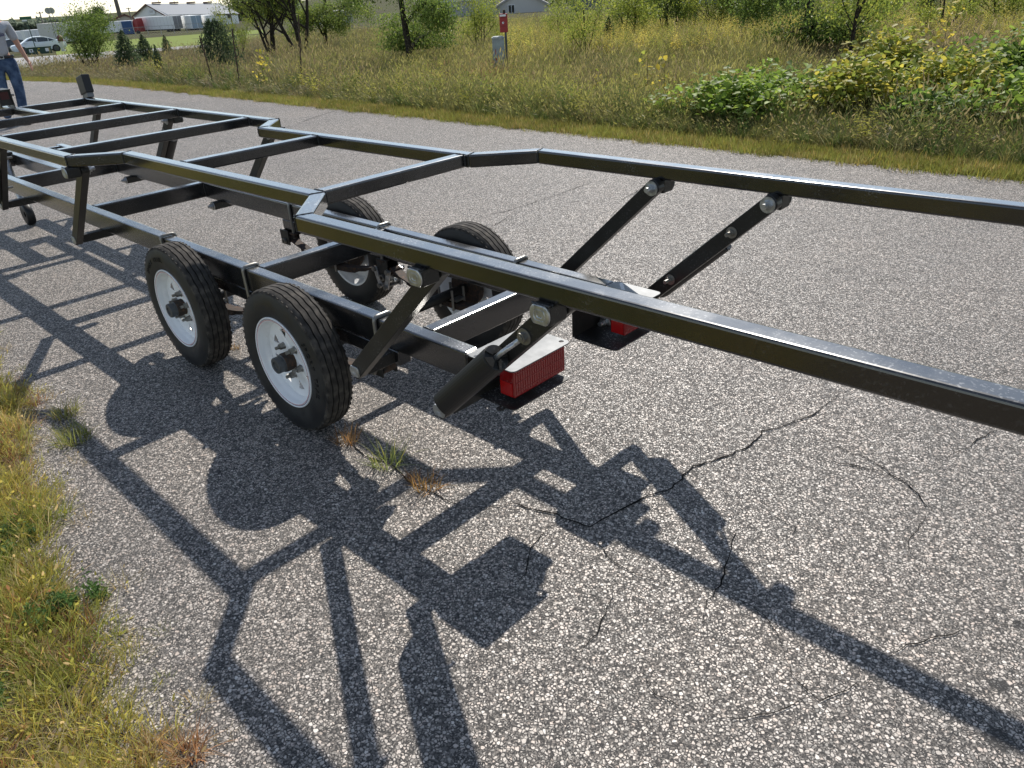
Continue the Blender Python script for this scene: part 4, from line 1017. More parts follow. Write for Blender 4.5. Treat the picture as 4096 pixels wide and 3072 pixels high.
mb = MB(); mb.box((.03, -.035, .83), (.16, .05, .335)); sb = link('sign_box', mb.mesh('sign_box', mat('dark red paint', (.34, .025, .025), .5), bevel=.006), e)
mb = MB(); mb.box((.02, -.0615, .965), (.12, .003, .035)); link('white_strip', mb.mesh('white_strip', M_WHITE), sb)
mb = MB(); mb.lathe_y([(.001, -.0625), (.020, -.0625), (.020, -.060)], 20, (.02, 0, .835)); link('round_emblem', mb.mesh('round_emblem', M_WHITE), sb)
mb = MB(); mb.lathe_y([(.001, -.0642), (.009, -.0642), (.009, -.062)], 12, (.023, 0, .835)); mb.box((.03, -.0612, .925), (.13, .002, .006)); mb.box((.03, -.0612, .775), (.13, .002, .004)); link('emblem_mark', mb.mesh('emblem_mark', M_RUST), sb)
mb = MB(); mb.box((.05, 0, 1.03), (.05, .04, .06)); link('post_cap', mb.mesh('post_cap', M_RUST), e)

# far wood on the left horizon and behind the buildings
def wood(name, az0, az1, D, h0, h1, n, seed, label_cols):
    r = np.random.default_rng(seed); az = r.uniform(az0, az1, n); d = D+r.uniform(-8, 8, n)
    hh = h0+(h1-h0)*(.5+.5*np.sin(az*5.1)*np.sin(az*13.7+1)); z = hh*np.sqrt(r.random(n))*r.uniform(.8, 1.05, n)
    p = np.stack([CAM.x+np.cos(np.radians(az))*d, CAM.y+np.sin(np.radians(az))*d, z-5.5], 1)
    c = np.array(label_cols)[None]*r.uniform(.6, 1.35, (n, 1))
    kind(link(name, leaf_mesh(name, p, D*.006, c, M_LEAF, seed=seed)), 'stuff')
wood('far_wood', 160.9, 172, 330, 2.6, 4.6, 9000, 1, (.15, .18, .13))  # pale, greyed leaf colour paints in the haze of distance
wood('far_wood', 118, 133, 240, 7, 12, 8000, 2, (.13, .17, .07))
wood('far_wood', 92, 118, 120, 5, 8, 14000, 3, (.14, .19, .06))
wood('far_wood', 156.5, 161, 330, 1.2, 2.4, 3000, 4, (.15, .18, .13))  # distance haze put into the leaf colour here too
wood('far_wood', 147.5, 151.6, 300, 5.5, 8.0, 4000, 5, (.13, .17, .09))

# ------------------------------------------------------------------ the trailer
T = empty('boat_trailer', (0, 0, 0), 'long black tandem axle boat trailer frame with raised upper rails and white wheels', 'trailer')
YW, YN, TW, HU = .5332, .36, .0500, .048
K1a, K1b, K2a, K2b = -1.9998, -1.8161, -.3565, -.1692
YL, TL, HL = .3509, .0516, .089
def zt(x): return .8401+.0093*(x+1.7)
def zl(x): return .4858+.0017*(x+1.7)
def slope(me, k, x0=-1.7):
    for v in me.vertices: v.co.z += k*(v.co.x-x0)
def part(name, mb, mt, bevel=0, smooth=False, parent=T, seg=3, sl_=None, sharp=35):
    me = mb.mesh(name, mt, smooth, bevel, seg, sharp if smooth else None)
    if sl_ is not None: slope(me, sl_)
    return link(name, me, parent)
def mir(poly): return [(x, -y) for x, y in poly[::-1]]
outer = [(-4.66, YW), (K1a, YW), (K1b, YN), (K2a, YN), (K2b, YW), (2.55, YW)]
inner = []
for i, (x, y) in enumerate(outer):
    if i in (0, 5): inner.append((x, y-TW)); continue
    a, b, c = Vector(outer[i-1]), Vector(outer[i]), Vector(outer[i+1])
    d1 = (b-a).normalized(); d2 = (c-b).normalized(); n1 = Vector((d1.y, -d1.x)); n2 = Vector((d2.y, -d2.x)); mm = n1+n2; mm /= mm.dot(n1)
    q = b+mm*TW; inner.append((q.x, q.y))
def bead(p, q, r=.0032, seed=0):
    rr = random.Random(seed); p = Vector(p); q = Vector(q); n = max(3, int((q-p).length/.005)); mb = MB()
    mb.tube([p.lerp(q, i/n)+Vector((rr.gauss(0, .0004), rr.gauss(0, .0004), rr.gauss(0, .0004))) for i in range(n+1)], [r*rr.uniform(.75, 1.2) for _ in range(n+1)], 6)
    return mb
for s in (1, -1):
    for i in range(5):
        g = .0008
        a, b, c, d = outer[i], outer[i+1], inner[i+1], inner[i]
        cen = Vector(((a[0]+b[0]+c[0]+d[0])/4, (a[1]+b[1]+c[1]+d[1])/4)); dr = (Vector(b)-Vector(a)).normalized()*g
        poly = [(a[0]+dr.x, a[1]+dr.y), (b[0]-dr.x, b[1]-dr.y), (c[0]-dr.x, c[1]-dr.y), (d[0]+dr.x, d[1]+dr.y)]
        if s < 0: poly = mir(poly)
        mb = MB(); mb.prism(poly, .8401-HU, .8401)
        part('deck_rail', mb, M_PAINT, .0065, sl_=.0093)
    for i in range(1, 5):
        (ox, oy), (ix, iy) = outer[i], inner[i]; mb = MB()
        e = .004
        for p, q in (((ox, s*oy, zt(ox)-.0005), (ix, s*iy, zt(ix)-.0005)), ((ox, s*(oy-.0005), zt(ox)-e), (ox, s*(oy-.0005), zt(ox)-HU+e)), ((ix, s*(iy+.0005), zt(ix)-e), (ix, s*(iy+.0005), zt(ix)-HU+e))):
            b_ = bead(p, q, .0028, int(ox*100)+i); mb.add(b_.v, b_.f)
        part('weld_bead', mb, M_WELD, smooth=True)
CX = [-4.6083, -3.8978, -3.0902, -2.2311, -1.3102, -.3545]
for i, x in enumerate(CX):
    w = (YN if i >= 4 else YW)-TW-.0006
    segs = [(-w, w)] if i else [(-w, -.006), (.051, w)]
    for a, b in segs:
        mb = MB(); mb.prism([(x-.05, a), (x, a), (x, b), (x-.05, b)], .8401-HU+.0006, .8393)
        part('cross_member', mb, M_PAINT, .006, sl_=.0093)
    for s in (1, -1):
        mb = bead((x+.001, s*(w-.0005), zt(x)-.004), (x+.001, s*(w-.0005), zt(x)-HU+.004), .0035, i)
        b2 = bead((x-.047, s*(w), zt(x)-.0008), (x-.003, s*(w), zt(x)-.0008), .003, i+9); mb.add(b2.v, b2.f)
        part('weld_bead', mb, M_WELD, smooth=True)
mb = MB(); mb.prism([(-5.0, -.004), (-3.95, -.004), (-3.95, .049), (-5.0, .049)], .8401-HU+.001, .8388)
part('centre_rail', mb, M_PAINT, .006, sl_=.0093)
# guide posts at the front corners
for s in (1, -1):
    mb = MB(); mb.prism([(-.07, -.028), (.07, -.028), (.07, .028), (-.07, .028)], .03, .155)
    me = mb.mesh('guide_post', M_BLKRUB, bevel=.006)
    o = link('guide_post', me, T, (-4.615, s*.515, zt(-4.6)-.002), (R(-3*s), R(-12), 0))
    mb = MB(); mb.prism([(-.058, -.022), (.058, -.022), (.058, .022), (-.058, .022)], -.002, .034)
    link('post_base', mb.mesh('post_base', M_PLATE, bevel=.003), o)
# winch bracket at the front
mb = MB()
mb.box((-4.80, -.035, zt(-4.8)+.055), (.16, .008, .11)); mb.box((-4.80, .045, zt(-4.8)+.055), (.16, .008, .11)); mb.box((-4.735, .005, zt(-4.8)+.06), (.008, .075, .10)); mb.box((-4.80, .005, zt(-4.8)+.112), (.17, .092, .006))
wb = part('winch_bracket', mb, M_ARM, .001)
mb = MB(); mb.tube([(-4.8, -.075, zt(-4.8)+.07), (-4.8, .085, zt(-4.8)+.07)], .008, 8); mb.tube([(-4.8, .05, zt(-4.8)+.07), (-4.8, .062, zt(-4.8)+.07)], .015, 6)
link('bracket_bolt', mb.mesh('bracket_bolt', M_BOLT), wb)
mb = MB(); mb.box((-4.7295, .005, zt(-4.8)+.075), (.003, .055, .05)); link('rust_patch', mb.mesh('rust_patch', mat('faded red rusty paint', (.07, .02, .017), .8)), wb)
mb = MB(); mb.tube([(-4.79, -.05, zt(-4.8)+.118), (-4.95, -.09, zt(-4.8)+.2), (-5.15, -.12, zt(-4.8)+.33)], .006, 6)
mb.tube([(-4.80, -.01, zt(-4.8)+.118), (-4.96, -.05, zt(-4.8)+.2), (-5.15, -.08, zt(-4.8)+.33)], .006, 6)
link('winch_handle', mb.mesh('winch_handle', M_ZINC, True), wb)

# lower frame
for s in (1, -1):
    y0, y1 = (YL-TL, YL) if s > 0 else (-YL, -YL+TL)
    mb = MB(); mb.prism([(-5.0, y0), (.300, y0), (.300, y1), (-5.0, y1)], .4858-HL, .4858)
    part('frame_rail', mb, M_PAINT, .0065, sl_=.0017)
    mb = MB(); mb.prism([(-1.76, y0+.001), (-.02, y0+.001), (-.02, y1-.001), (-1.76, y1-.001)], .4858-HL-.052, .4858-HL-.0015)
    part('subframe_rail', mb, M_PAINT, .005, sl_=.0017)
wl = YL-TL-.0006
for x in (-4.87, -3.8454, -2.5677, -.8856, .105):
    for a, b in ([(-wl, wl)] if x > -4.5 else [(-wl, -.042), (.016, wl)]):
        mb = MB(); mb.prism([(x-.051, a), (x, a), (x, b), (x-.051, b)], .4858-HL+.004, .4851)
        part('cross_member', mb, M_PAINT, .006, sl_=.0017)
    for s in (1, -1):
        mb = bead((x+.001, s*wl, zl(x)-.004), (x+.001, s*wl, zl(x)-HL+.008), .0035, 3)
        b2 = bead((x-.047, s*wl, zl(x)-.0008), (x-.003, s*wl, zl(x)-.0008), .003, 7); mb.add(b2.v, b2.f)
        part('weld_bead', mb, M_WELD, smooth=True)
mb = MB(); mb.prism([(-6.6, -.04), (-3.8975, -.04), (-3.8975, .0145), (-6.6, .0145)], .4858-HL+.004, .4849)
part('tongue_beam', mb, M_PAINT, .006, sl_=.0017)
mb = MB(); mb.tube([(-4.86, -.10, .47), (-4.72, -.12, .17)], .024, 16); mb.tube([(-4.72, -.12, .19), (-4.70, -.12, .10)], .017, 12)
jk = part('jack', mb, M_ZINC, smooth=True)
mb = MB(); mb.lathe_y([(.02, -.02), (.075, -.025), (.08, -.012), (.08, .012), (.075, .025), (.02, .02)], 28, (-4.69, -.12, .08)); link('jack_wheel', mb.mesh('jack_wheel', M_BLKRUB, True), jk)
mb = MB(); mb.box((-4.93, -.12, zl(-4.9)+.01), (.16, .16, .018)); mb.box((-4.98, -.12, zl(-4.9)+.04), (.05, .1, .04)); part('jack_mount', mb, M_ARM, .002)

# U-bolts
for x in (-1.653, -.9313, -.1113):
    for s in (1, -1):
        yo, yi = s*(YL+.0075), s*(YL-TL-.0075); zt_ = zl(x)+.0075; mb = MB(); c = .014
        pts_ = [(x, yo, .315), (x, yo, zt_-c)]
        for k in range(1, 5):
            a = math.pi/2*k/4; pts_.append((x, yo-s*c*(1-math.cos(a)), zt_-c+c*math.sin(a)))
        for k in range(0, 5):
            a = math.pi/2*k/4; pts_.append((x, yi+s*c*(1-math.sin(a)), zt_-c+c*math.cos(a)))
        pts_.append((x, yi, .315)); mb.tube(pts_, .0068, 10)
        o = part('u_bolt', mb, M_BOLT, smooth=True)
        mb = MB(); mb.box((x, s*(YL-TL/2), .338), (.045, .09, .008))
        for yy_ in (yo, yi): mb.tube([(x, yy_, .318), (x, yy_, .333)], .012, 6)
        link('clamp_plate', mb.mesh('clamp_plate', M_RUST), o)

# axles, springs, hangers and shackles
WX = (-1.3467, -.5093)
for wx in WX:
    mb = MB(); mb.tube([(wx, -.395, .268), (wx, .395, .268)], .0215, 20)
    part('axle', mb, M_ARM, smooth=True)
    for s in (1, -1):
        y = s*.315; mb = MB()
        for k, hl_ in enumerate((.36, .27, .18)):
            n = 16; vs = []; fs = []
            for i in range(n+1):
                x = -hl_+2*hl_*i/n; z = .232-.0085*k+.058*(x/.36)**2
                for yy_, zz in ((-.022, 0), (.022, 0), (.022, .0075), (-.022, .0075)): vs.append((wx+x, y+yy_, z+zz))
                if i:
                    a, b = (i-1)*4, i*4
                    for q in range(4): fs.append((a+q, b+q, b+(q+1) % 4, a+(q+1) % 4))
            fs += [(0, 1, 2, 3), (n*4+3, n*4+2, n*4+1, n*4)]
            mb.add(vs, fs)
        for e in (-1, 1): mb.tube([(wx+e*.372, y-.023, .296), (wx+e*.372, y+.023, .296)], .016, 14)
        sp = part('leaf_spring', mb, M_RUST)
        mb = MB()
        for e in (-.04, .04): mb.tube([(wx+e, y-.032, .30), (wx+e, y-.032, .215), (wx+e, y+.032, .215), (wx+e, y+.032, .30)], .0055, 8)
        mb.box((wx, y, .254), (.11, .05, .009))
        link('spring_clamp', mb.mesh('spring_clamp', M_BOLT), sp)
for s in (1, -1):
    y = s*.315
    for x in (-1.735, -.928, -.165):
        mb = MB()
        hh_ = .10 if x == -.928 else .075
        for e in (-1, 1): mb.box((x, y+e*.029, .345-hh_/2), (.075, .006, hh_))
        mb.box((x-.034, y, .345-hh_/2), (.006, .054, hh_-.01))
        hg = part('spring_hanger', mb, M_ARM, .001)
        zb__ = .262 if x == -.928 else .29; mb = MB(); mb.tube([(x, y-.045, zb__), (x, y+.045, zb__)], .008, 8)
        for e in (-1, 1): mb.tube([(x, y+e*.033, zb__), (x, y+e*.045, zb__)], .015, 6)
        link('hanger_bolt', mb.mesh('hanger_bolt', M_BOLT), hg)
    for x, dx in ((-.975, .025), (-.882, -.025)):
        mb = MB()
        for e in (-1, 1):
            d = Vector((dx, 0, -.075)); mb.box(Vector((x, y+e*.036, .296))+d/2, (.026, .006, .095), Matrix.Rotation(math.atan2(-dx, .075), 3, 'Y'))
        sh = part('shackle', mb, M_ZINC, .001)
        mb = MB()
        for q in (Vector((x, y, .296)), Vector((x+dx, y, .221))):
            mb.tube([q-Vector((0, .052, 0)), q+Vector((0, .052, 0))], .0065, 8)
            for e in (-1, 1): mb.tube([q+Vector((0, e*.039, 0)), q+Vector((0, e*.05, 0))], .0125, 6)
        link('shackle_bolt', mb.mesh('shackle_bolt', M_BOLT), sh)

# wheels
def disc_with_holes(name, outer_r, holes, depth, mt):
    cu = bpy.data.curves.new(name, 'CURVE'); cu.dimensions = '2D'; cu.fill_mode = 'BOTH'; cu.extrude = depth
    def sp(pts_):
        s_ = cu.splines.new('POLY'); s_.points.add(len(pts_)-1); s_.use_cyclic_u = True
        for p_, q in zip(s_.points, pts_): p_.co = (q[0], q[1], 0, 1)
    sp(outer_r if isinstance(outer_r, list) else [(outer_r*math.cos(6.28318*i/64), outer_r*math.sin(6.28318*i/64)) for i in range(64)])
    for h_ in holes: sp(h_)
    o = bpy.data.objects.new(name, cu); me = bpy.data.meshes.new_from_object(o); bpy.data.objects.remove(o)
    me.name = name; me.materials.clear(); me.materials.append(mt); return me
zig = lambda k, t: 0.0
groove = set()
def tyre_mesh():
    half = [(.1655, .036), (.168, .050), (.178, .0535), (.195, .0575), (.215, .0593), (.235, .0575), (.249, .0535), (.2525, .0525)]
    prof = [(r, -y) for r, y in half]; k0 = len(prof)
    tread = [(.2585, -.0495), (.2625, -.0455)]
    for yc in (-.0325, -.011, .011, .0325):
        r0 = .268-.9*yc*yc*4*.35
        tread += [(r0, yc-.0028), (r0-.0065, yc-.0016), (r0-.0065, yc+.0016), (r0, yc+.0028)]
    tread += [(.2625, .0455), (.2585, .0495)]
    prof += tread; k1 = len(prof); prof += [(r, y) for r, y in half[::-1]]
    n = 120
    def jit(k, t):
        if k0+2 <= k < k1-2: return .0009*(1 if (t//2) % 2 else -1)
        return 0
    mb = MB(); mb.lathe_y(prof, n, jit=jit)
    for i in range(len(mb.f)):
        k = i//n
        if k0 <= k < k1-1: mb.mi[i] = 1
        elif k == k0-1 or k == k1-1: mb.mi[i] = 1
    # shoulder sipes: short raised ticks
    for t in range(60):
        a = 2*math.pi*t/60
        for e in (-1, 1):
            rot = Matrix.Rotation(-a, 3, 'Y'); mb.box(rot @ Vector((.2575, e*.0497, 0)), (.008, .0036, .010), rot, 1)
    return mb.mesh('tyre', [M_RUBBER, M_TREAD], True, sharp=32)
def rim_mesh():
    prof = [(.1640, -.0440), (.1685, -.0480), (.1702, -.0530), (.1685, -.0560), (.1650, -.0560), (.1638, -.0545), (.1618, -.0549), (.1604, -.0549), (.1584, -.0548), (.1570, -.0545), (.1550, -.0500), (.1540, -.0420), (.1530, -.0340), (.1490, -.0290), (.1450, -.0230), (.1430, -.0170), (.1415, -.0130), (.1420, .0080), (.1460, .018), (.1520, .026), (.1560, .036), (.1600, .046), (.1690, .0500)]
    mb = MB(); mb.lathe_y(prof, 72)
    for i in range(len(mb.f)):
        k = i//72
        if k == 5: mb.mi[i] = 2
        if k == 7: mb.mi[i] = 1
    return mb.mesh('wheel', [M_RIM, M_RED_S, M_BLUE_S], True, sharp=40)
tri = []
for k in range(8):
    a = 2*math.pi*(k+.5)/8; ca_, sa_ = math.cos(a), math.sin(a)
    tri.append([(ca_*r_-sa_*w_, sa_*r_+ca_*w_) for r_, w_ in ((.079, .0), (.112, .0195), (.115, 0), (.112, -.0195))])
hub_hole = [(.031*math.cos(6.28318*i/24), .031*math.sin(6.28318*i/24)) for i in range(24)]
M_D = disc_with_holes('wheel_disc', .1425, tri+[hub_hole], .0014, M_RIM)
for v in M_D.vertices:
    r_ = math.hypot(v.co.x, v.co.y); v.co = Vector((v.co.x, v.co.z-.0135+(-.004 if r_ < .05 else 0), v.co.y))
TY = tyre_mesh(); RM = rim_mesh()
mb = MB(); mb.lathe_y([(.001, -.058), (.0325, -.056), (.0345, -.048), (.0335, -.010), (.035, -.004)], 32); mb.lathe_y([(.001, .006), (.074, .006), (.078, .012), (.078, .035), (.085, .037), (.085, .045), (.001, .045)], 40)
HUBM = mb.mesh('hub', M_RUST, True, sharp=40)
mb = MB(); mb.lathe_y([(.0325, -.052), (.0325, -.056), (.0285, -.058), (.0295, -.062), (.0300, -.078), (.0285, -.082), (.0165, -.083), (.0150, -.0785), (.0095, -.0775), (.0085, -.080), (.0001, -.080)], 32)
CAPM = mb.mesh('dust_cap', M_HUB, True, sharp=40)
mb = MB(); mb.tube([(0, .006, 0), (0, -.036, 0)], .0058, 10); mb.tube([(0, -.003, 0), (0, -.021, 0)], [.0118, .0108], 6); mb.tube([(0, .0, 0), (0, -.006, 0)], [.015, .011], 14)
NUTM = mb.mesh('lug_nut', M_BOLT, True, sharp=30)
def letters(text, r_, a0, size, y, step=None):
    me_out = []; a = a0
    cu = bpy.data.curves.new('t', 'FONT'); cu.extrude = .0013; cu.size = size
    mb = MB()
    for ch in text:
        if ch == ' ': a -= .10; continue
        cu.body = ch; o = bpy.data.objects.new('t', cu); me = bpy.data.meshes.new_from_object(o); bpy.data.objects.remove(o)
        w = max(v.co.x for v in me.vertices)-min(v.co.x for v in me.vertices); x0 = min(v.co.x for v in me.vertices)
        a2 = a-w/2/r_
        rad = Vector((math.cos(a2), math.sin(a2))); tan_ = Vector((math.sin(a2), -math.cos(a2)))
        vs = []
        for v in me.vertices:
            p_ = rad*(r_+v.co.y)+tan_*((v.co.x-x0-w/2)*1.0); vs.append((p_.x, y-v.co.z, p_.y))
        mb.add(vs, [tuple(p_.vertices) for p_ in me.polygons]); a -= w/r_+.028
        bpy.data.meshes.remove(me)
    return mb.mesh('raised_lettering', M_BLKRUB)
for i, wx in enumerate(WX):
    for s in (1, -1):
        spin = {(0, -1): .35, (1, -1): .95, (0, 1): .2, (1, 1): .6}[(i, s)]
        w = link('wheel', RM, T, (wx, s*.4384, .268), (0, 0, 0 if s < 0 else math.pi))
        link('tyre', TY, w); link('wheel_disc', M_D, w, None, (0, spin, 0)); link('hub', HUBM, w); link('dust_cap', CAPM, w)
        for k in range(5):
            a = 2*math.pi*k/5+spin; link('lug_nut', NUTM, w, (.0570*math.cos(a), -.0155, .0570*math.sin(a)))
        # text runs clockwise as seen from outside (x right, z up)
        link('raised_lettering', letters('SPORT TRAIL', .206, math.pi*.80 if i == 0 else math.pi*.20, .026, -.0598), w)

# lift arms
ARMS = [(-4.39, -4.81, 0), (-3.22, -3.64, 1), (-2.01, -2.43, 0), (.366, -.062, 0), (.768, .326, 1)]
def flatdisc(r, flat, th, c, s, mt, name, par):
    # round pin head with two flat sides and ring marks; faces -y*s direction
    mb = MB(); ring = []
    for t in range(40):
        a = 2*math.pi*t/40; x = r*math.cos(a); z_ = max(-flat, min(flat, r*math.sin(a))); ring.append((x, z_))
    for off, sc_ in ((0, 1.0), (th, 1.0), (th+.0006, .95)):
        pass
    n = 40; vs = []; levels = [(0, 1), (th, 1), (th+.001, .93), (th+.001, .60), (th-.0002, .56), (th+.0008, .52), (th+.0008, .30), (th-.0004, .24)]
    for off, k in levels: vs += [(c[0]+x*k, c[1]+s*off, c[2]+z*k) for x, z in ring]
    fs = [(l*n+i, l*n+(i+1) % n, (l+1)*n+(i+1) % n, (l+1)*n+i) for l in range(len(levels)-1) for i in range(n)]
    fs.append(tuple(range((len(levels)-1)*n, len(levels)*n))); fs.append(tuple(range(n-1, -1, -1)))
    mb.add(vs, fs); return link(name, mb.mesh(name, mt, True, sharp=30), par)
def nut(c, s, par, name='arm_bolt', big=1.0, ln=.03):
    mb = MB(); c = Vector(c); d = Vector((0, s, 0))
    mb.tube([c, c+d*.003*big], .024*big, 24); mb.tube([c+d*.003*big, c+d*.015*big], .0145*big, 6); mb.tube([c+d*.012*big, c+d*ln], .0085*big, 12)
    return link(name, mb.mesh(name, M_ZINC if big > .9 else M_BOLT, True, sharp=30), par)
for xt, xb, roller in ARMS:
    ztp = zt(xt)-HU-.023; zb_ = .375
    d = Vector((xt-xb, 0, ztp-zb_)); dn = d.normalized(); Ln = d.length
    for s in (1, -1):
        # arm
        mb = MB(); rot = rot_to(dn); yc = s*.4715
        pts_ = []
        hw = .0245
        for k in range(9): a = math.pi/2+math.pi*k/8; pts_.append((math.cos(a)*.010-.012, math.sin(a)*hw))
        for k in range(9): a = -math.pi/2+math.pi*k/8; pts_.append((Ln+.012+math.cos(a)*.016, math.sin(a)*hw))
        n = len(pts_); vs = []
        upn = Vector((-dn.z, 0, dn.x))
        for yy_ in (-.0165, .0165): vs += [Vector((xb, yc+yy_, zb_))+dn*p_+upn*q_ for p_, q_ in pts_]
        mb.add(vs, [tuple(range(n)), tuple(range(2*n-1, n-1, -1))]+[(i_, (i_+1) % n, n+(i_+1) % n, n+i_) for i_ in range(n)])
        arm = part('lift_arm', mb, M_ARM, .003, seg=2)
        # top pivot
        yo = s*.549; yi = s*.4895; mb = MB()
        mb.box((xt, (yo+yi)/2, ztp), (.05, abs(yo-yi), .045))
        pv = part('pivot_bracket', mb, M_ARM, .006)
        flatdisc(.0275, .0215, .003, (xt, yo, ztp+.001), s, M_ZINC, 'pin_head', pv)
        b_ = bead((xt-.024, yo-s*.003, ztp+.0225), (xt+.024, yo-s*.003, ztp+.0225), .003, 5); link('weld_bead', b_.mesh('weld_bead', M_WELD, True), pv)
        nut((xt, s*.4545, ztp), -s, arm, ln=.030)
        # lower pivot outrigger
        mb = MB(); ya, yb = sorted((s*.4540, s*.262)); mb.box((xb, (ya+yb)/2, zb_), (.044, yb-ya, .040))
        og = part('outrigger', mb, M_ARM, .004)
        flatdisc(.0235, .0175, .003, (xb, s*.4885, zb_), s, M_ZINC, 'pin_head', og)
        nut((xb, s*.2615, zb_), -s, og, ln=.028)
        if roller:
            c0 = Vector((xb, s*.5235, zb_))+dn*.105; c1 = Vector((xb, s*.5235, zb_))+dn*.378
            mb = MB(); nseg = 28; uu = Vector((0, 1, 0)); vv = upn
            # cylinder with a slanting cut at the low end
            prof = []
            for k, (t, rr_) in enumerate(((0, .0335), (1, .0335))):
                base = c0.lerp(c1, t)
                for i_ in range(nseg):
                    a = 2*math.pi*i_/nseg; p_ = base+uu*math.cos(a)*rr_+vv*math.sin(a)*rr_
                    if k == 0: p_ -= dn*(.055*max(0, -s*math.cos(a)*-1*-1*.5+.5))*1.0
                    prof.append(p_)
            mb.add(prof, [(i_, (i_+1) % nseg, nseg+(i_+1) % nseg, nseg+i_) for i_ in range(nseg)]+[tuple(range(nseg-1, -1, -1)), tuple(range(nseg, 2*nseg))])
            ro = part('roller_tube', mb, M_BLKRUB, .0025, seg=2)
            # wedge notch on the end cap: raised rim segments
            mb = MB()
            for a0_, a1_ in ((-.35, 2.2), (2.75, 3.75), (4.3, 5.35)):
                ring = [c1+dn*.0003+(uu*math.cos(a0_+(a1_-a0_)*i_/10)+vv*math.sin(a0_+(a1_-a0_)*i_/10))*.0315 for i_ in range(11)]
                inn = [c1+dn*.0003+(uu*math.cos(a0_+(a1_-a0_)*i_/10)+vv*math.sin(a0_+(a1_-a0_)*i_/10))*.011 for i_ in range(11)]
                vs = ring+inn[::-1]; m_ = len(vs); vs = vs+[v+dn*.003 for v in vs]
                mb.add(vs, [tuple(range(m_-1, -1, -1)), tuple(range(m_, 2*m_))]+[(i_, (i_+1) % m_, m_+(i_+1) % m_, m_+i_) for i_ in range(m_)])
            link('end_cap', mb.mesh('end_cap', M_ARM), ro)
            if True:
                wsh = Vector((xb, s*.4885, zb_))+dn*.462
                path = [c1-dn*.01, c1+dn*.012, c1+dn*.026+Vector((0, -s*.003, 0)), c1+dn*.040+Vector((0, -s*.010, 0)), wsh.lerp(c1, .35), wsh.lerp(c1, .12), wsh]
                P2 = []; 
                for a_, b__ in zip(path, path[1:]):
                    for q in range(6): P2.append(a_.lerp(b__, q/6))
                P2.append(path[-1]); kk_ = len(P2)
                mb = MB(); mb.tube(P2, [.0062+(.0008 if (q % 2 and q > kk_*.5) else 0) for q in range(kk_)], 10)
                hb = link('hook_bolt', mb.mesh('hook_bolt', M_ZINC, True), ro)
                nut(tuple(wsh), s, ro, 'hook_nut', .85, .016)
            for t_ in (.462, .175):
                q = Vector((xb, s*.4545, zb_))+dn*t_
                nut((q.x, q.y, q.z), -s, arm, 'arm_bolt', .75, .034)

# tail light brackets
def rrect(x0, x1, y0, y1, r_, n=5):
    pts_ = []
    for cx_, cy_, a0_ in ((x1-r_, y1-r_, 0), (x0+r_, y1-r_, 90), (x0+r_, y0+r_, 180), (x1-r_, y0+r_, 270)):
        for k in range(n+1): a = R(a0_+90*k/n); pts_.append((cx_+r_*math.cos(a), cy_+r_*math.sin(a)))
    return pts_
for s in (1, -1):
    y0, y1 = (.112, .355)
    ya, yb = (y0, y1) if s > 0 else (-y1, -y0)
    hole_y = s*.128
    hole = [(.464+.0075*math.cos(6.28318*i_/20), hole_y+.0075*math.sin(6.28318*i_/20)) for i_ in range(20)]
    me = disc_with_holes('light_bracket', rrect(.306, .487, ya, yb, .016), [hole], .0016, M_PLATE)
    zt_p = .4868
    lb = link('light_bracket', me, T, (0, 0, zt_p))
    mb = MB(); mb.prism(rrect(.306, .482, ya, yb, .016), .366-zt_p, .3695-zt_p); mb.box((.3085, (ya+yb)/2, (.366+.4825)/2-zt_p), (.004, yb-ya, .112))
    link('bracket_channel', mb.mesh('bracket_channel', M_ARM, bevel=.001), lb)
    la, lbb = (-.322, -.104) if s < 0 else (.195, .342)
    mb = MB(); mb.box((.428, (la+lbb)/2, .427-zt_p), (.056, lbb-la, .088))
    tl = link('tail_light', mb.mesh('tail_light', M_LENS, bevel=.003), lb)
    mb = MB(); ys_ = la-.0012 if s < 0 else la-.0012
    mb.box((.4265, ys_, .407-zt_p), (.045, .0024, .042)); link('side_reflector', mb.mesh('side_reflector', M_REFL), tl)
    mb = MB()
    nr = 22
    for k in range(nr):
        yy_ = la+(lbb-la)*(k+.8)/(nr+.6); mb.box((.4568, yy_, .427-zt_p), (.0014, .0016, .070))
    for zz_ in (.400, .427, .454): mb.box((.4566, (la+lbb)/2, zz_-zt_p), (.0016, lbb-la-.02, .0022))
    link('lens_ribs', mb.mesh('lens_ribs', M_LENS), tl)
    slot = [(.004+.028*0, 0)]
    sl_out = rrect(.425, .447, s*.30-.055, s*.30+.055, .0105) if s > 0 else rrect(.425, .447, -.372, -.262, .0105)
    sl_in = rrect(.4325, .4395, s*.30-.045, s*.30-.012, .003) if s > 0 else rrect(.4325, .4395, -.362, -.329, .003)
    me = disc_with_holes('slotted_tab', sl_out, [sl_in], .0015, M_ARM); link('slotted_tab', me, lb, (0, 0, .3635-zt_p))
    mb = MB(); mb.add([(.3005, s*.300, zl(.2)-.003), (.3005, s*.350, zl(.2)-.003), (.335, s*.350, zt_p+.0022), (.38, s*.300, zt_p+.0022), (.3005, s*.300, zl(.2)-.014), (.3005, s*.350, zl(.2)-.014)], [(0, 1, 2, 3), (0, 3, 4), (1, 5, 2)])
    link('gusset', mb.mesh('gusset', M_PAINT), T)

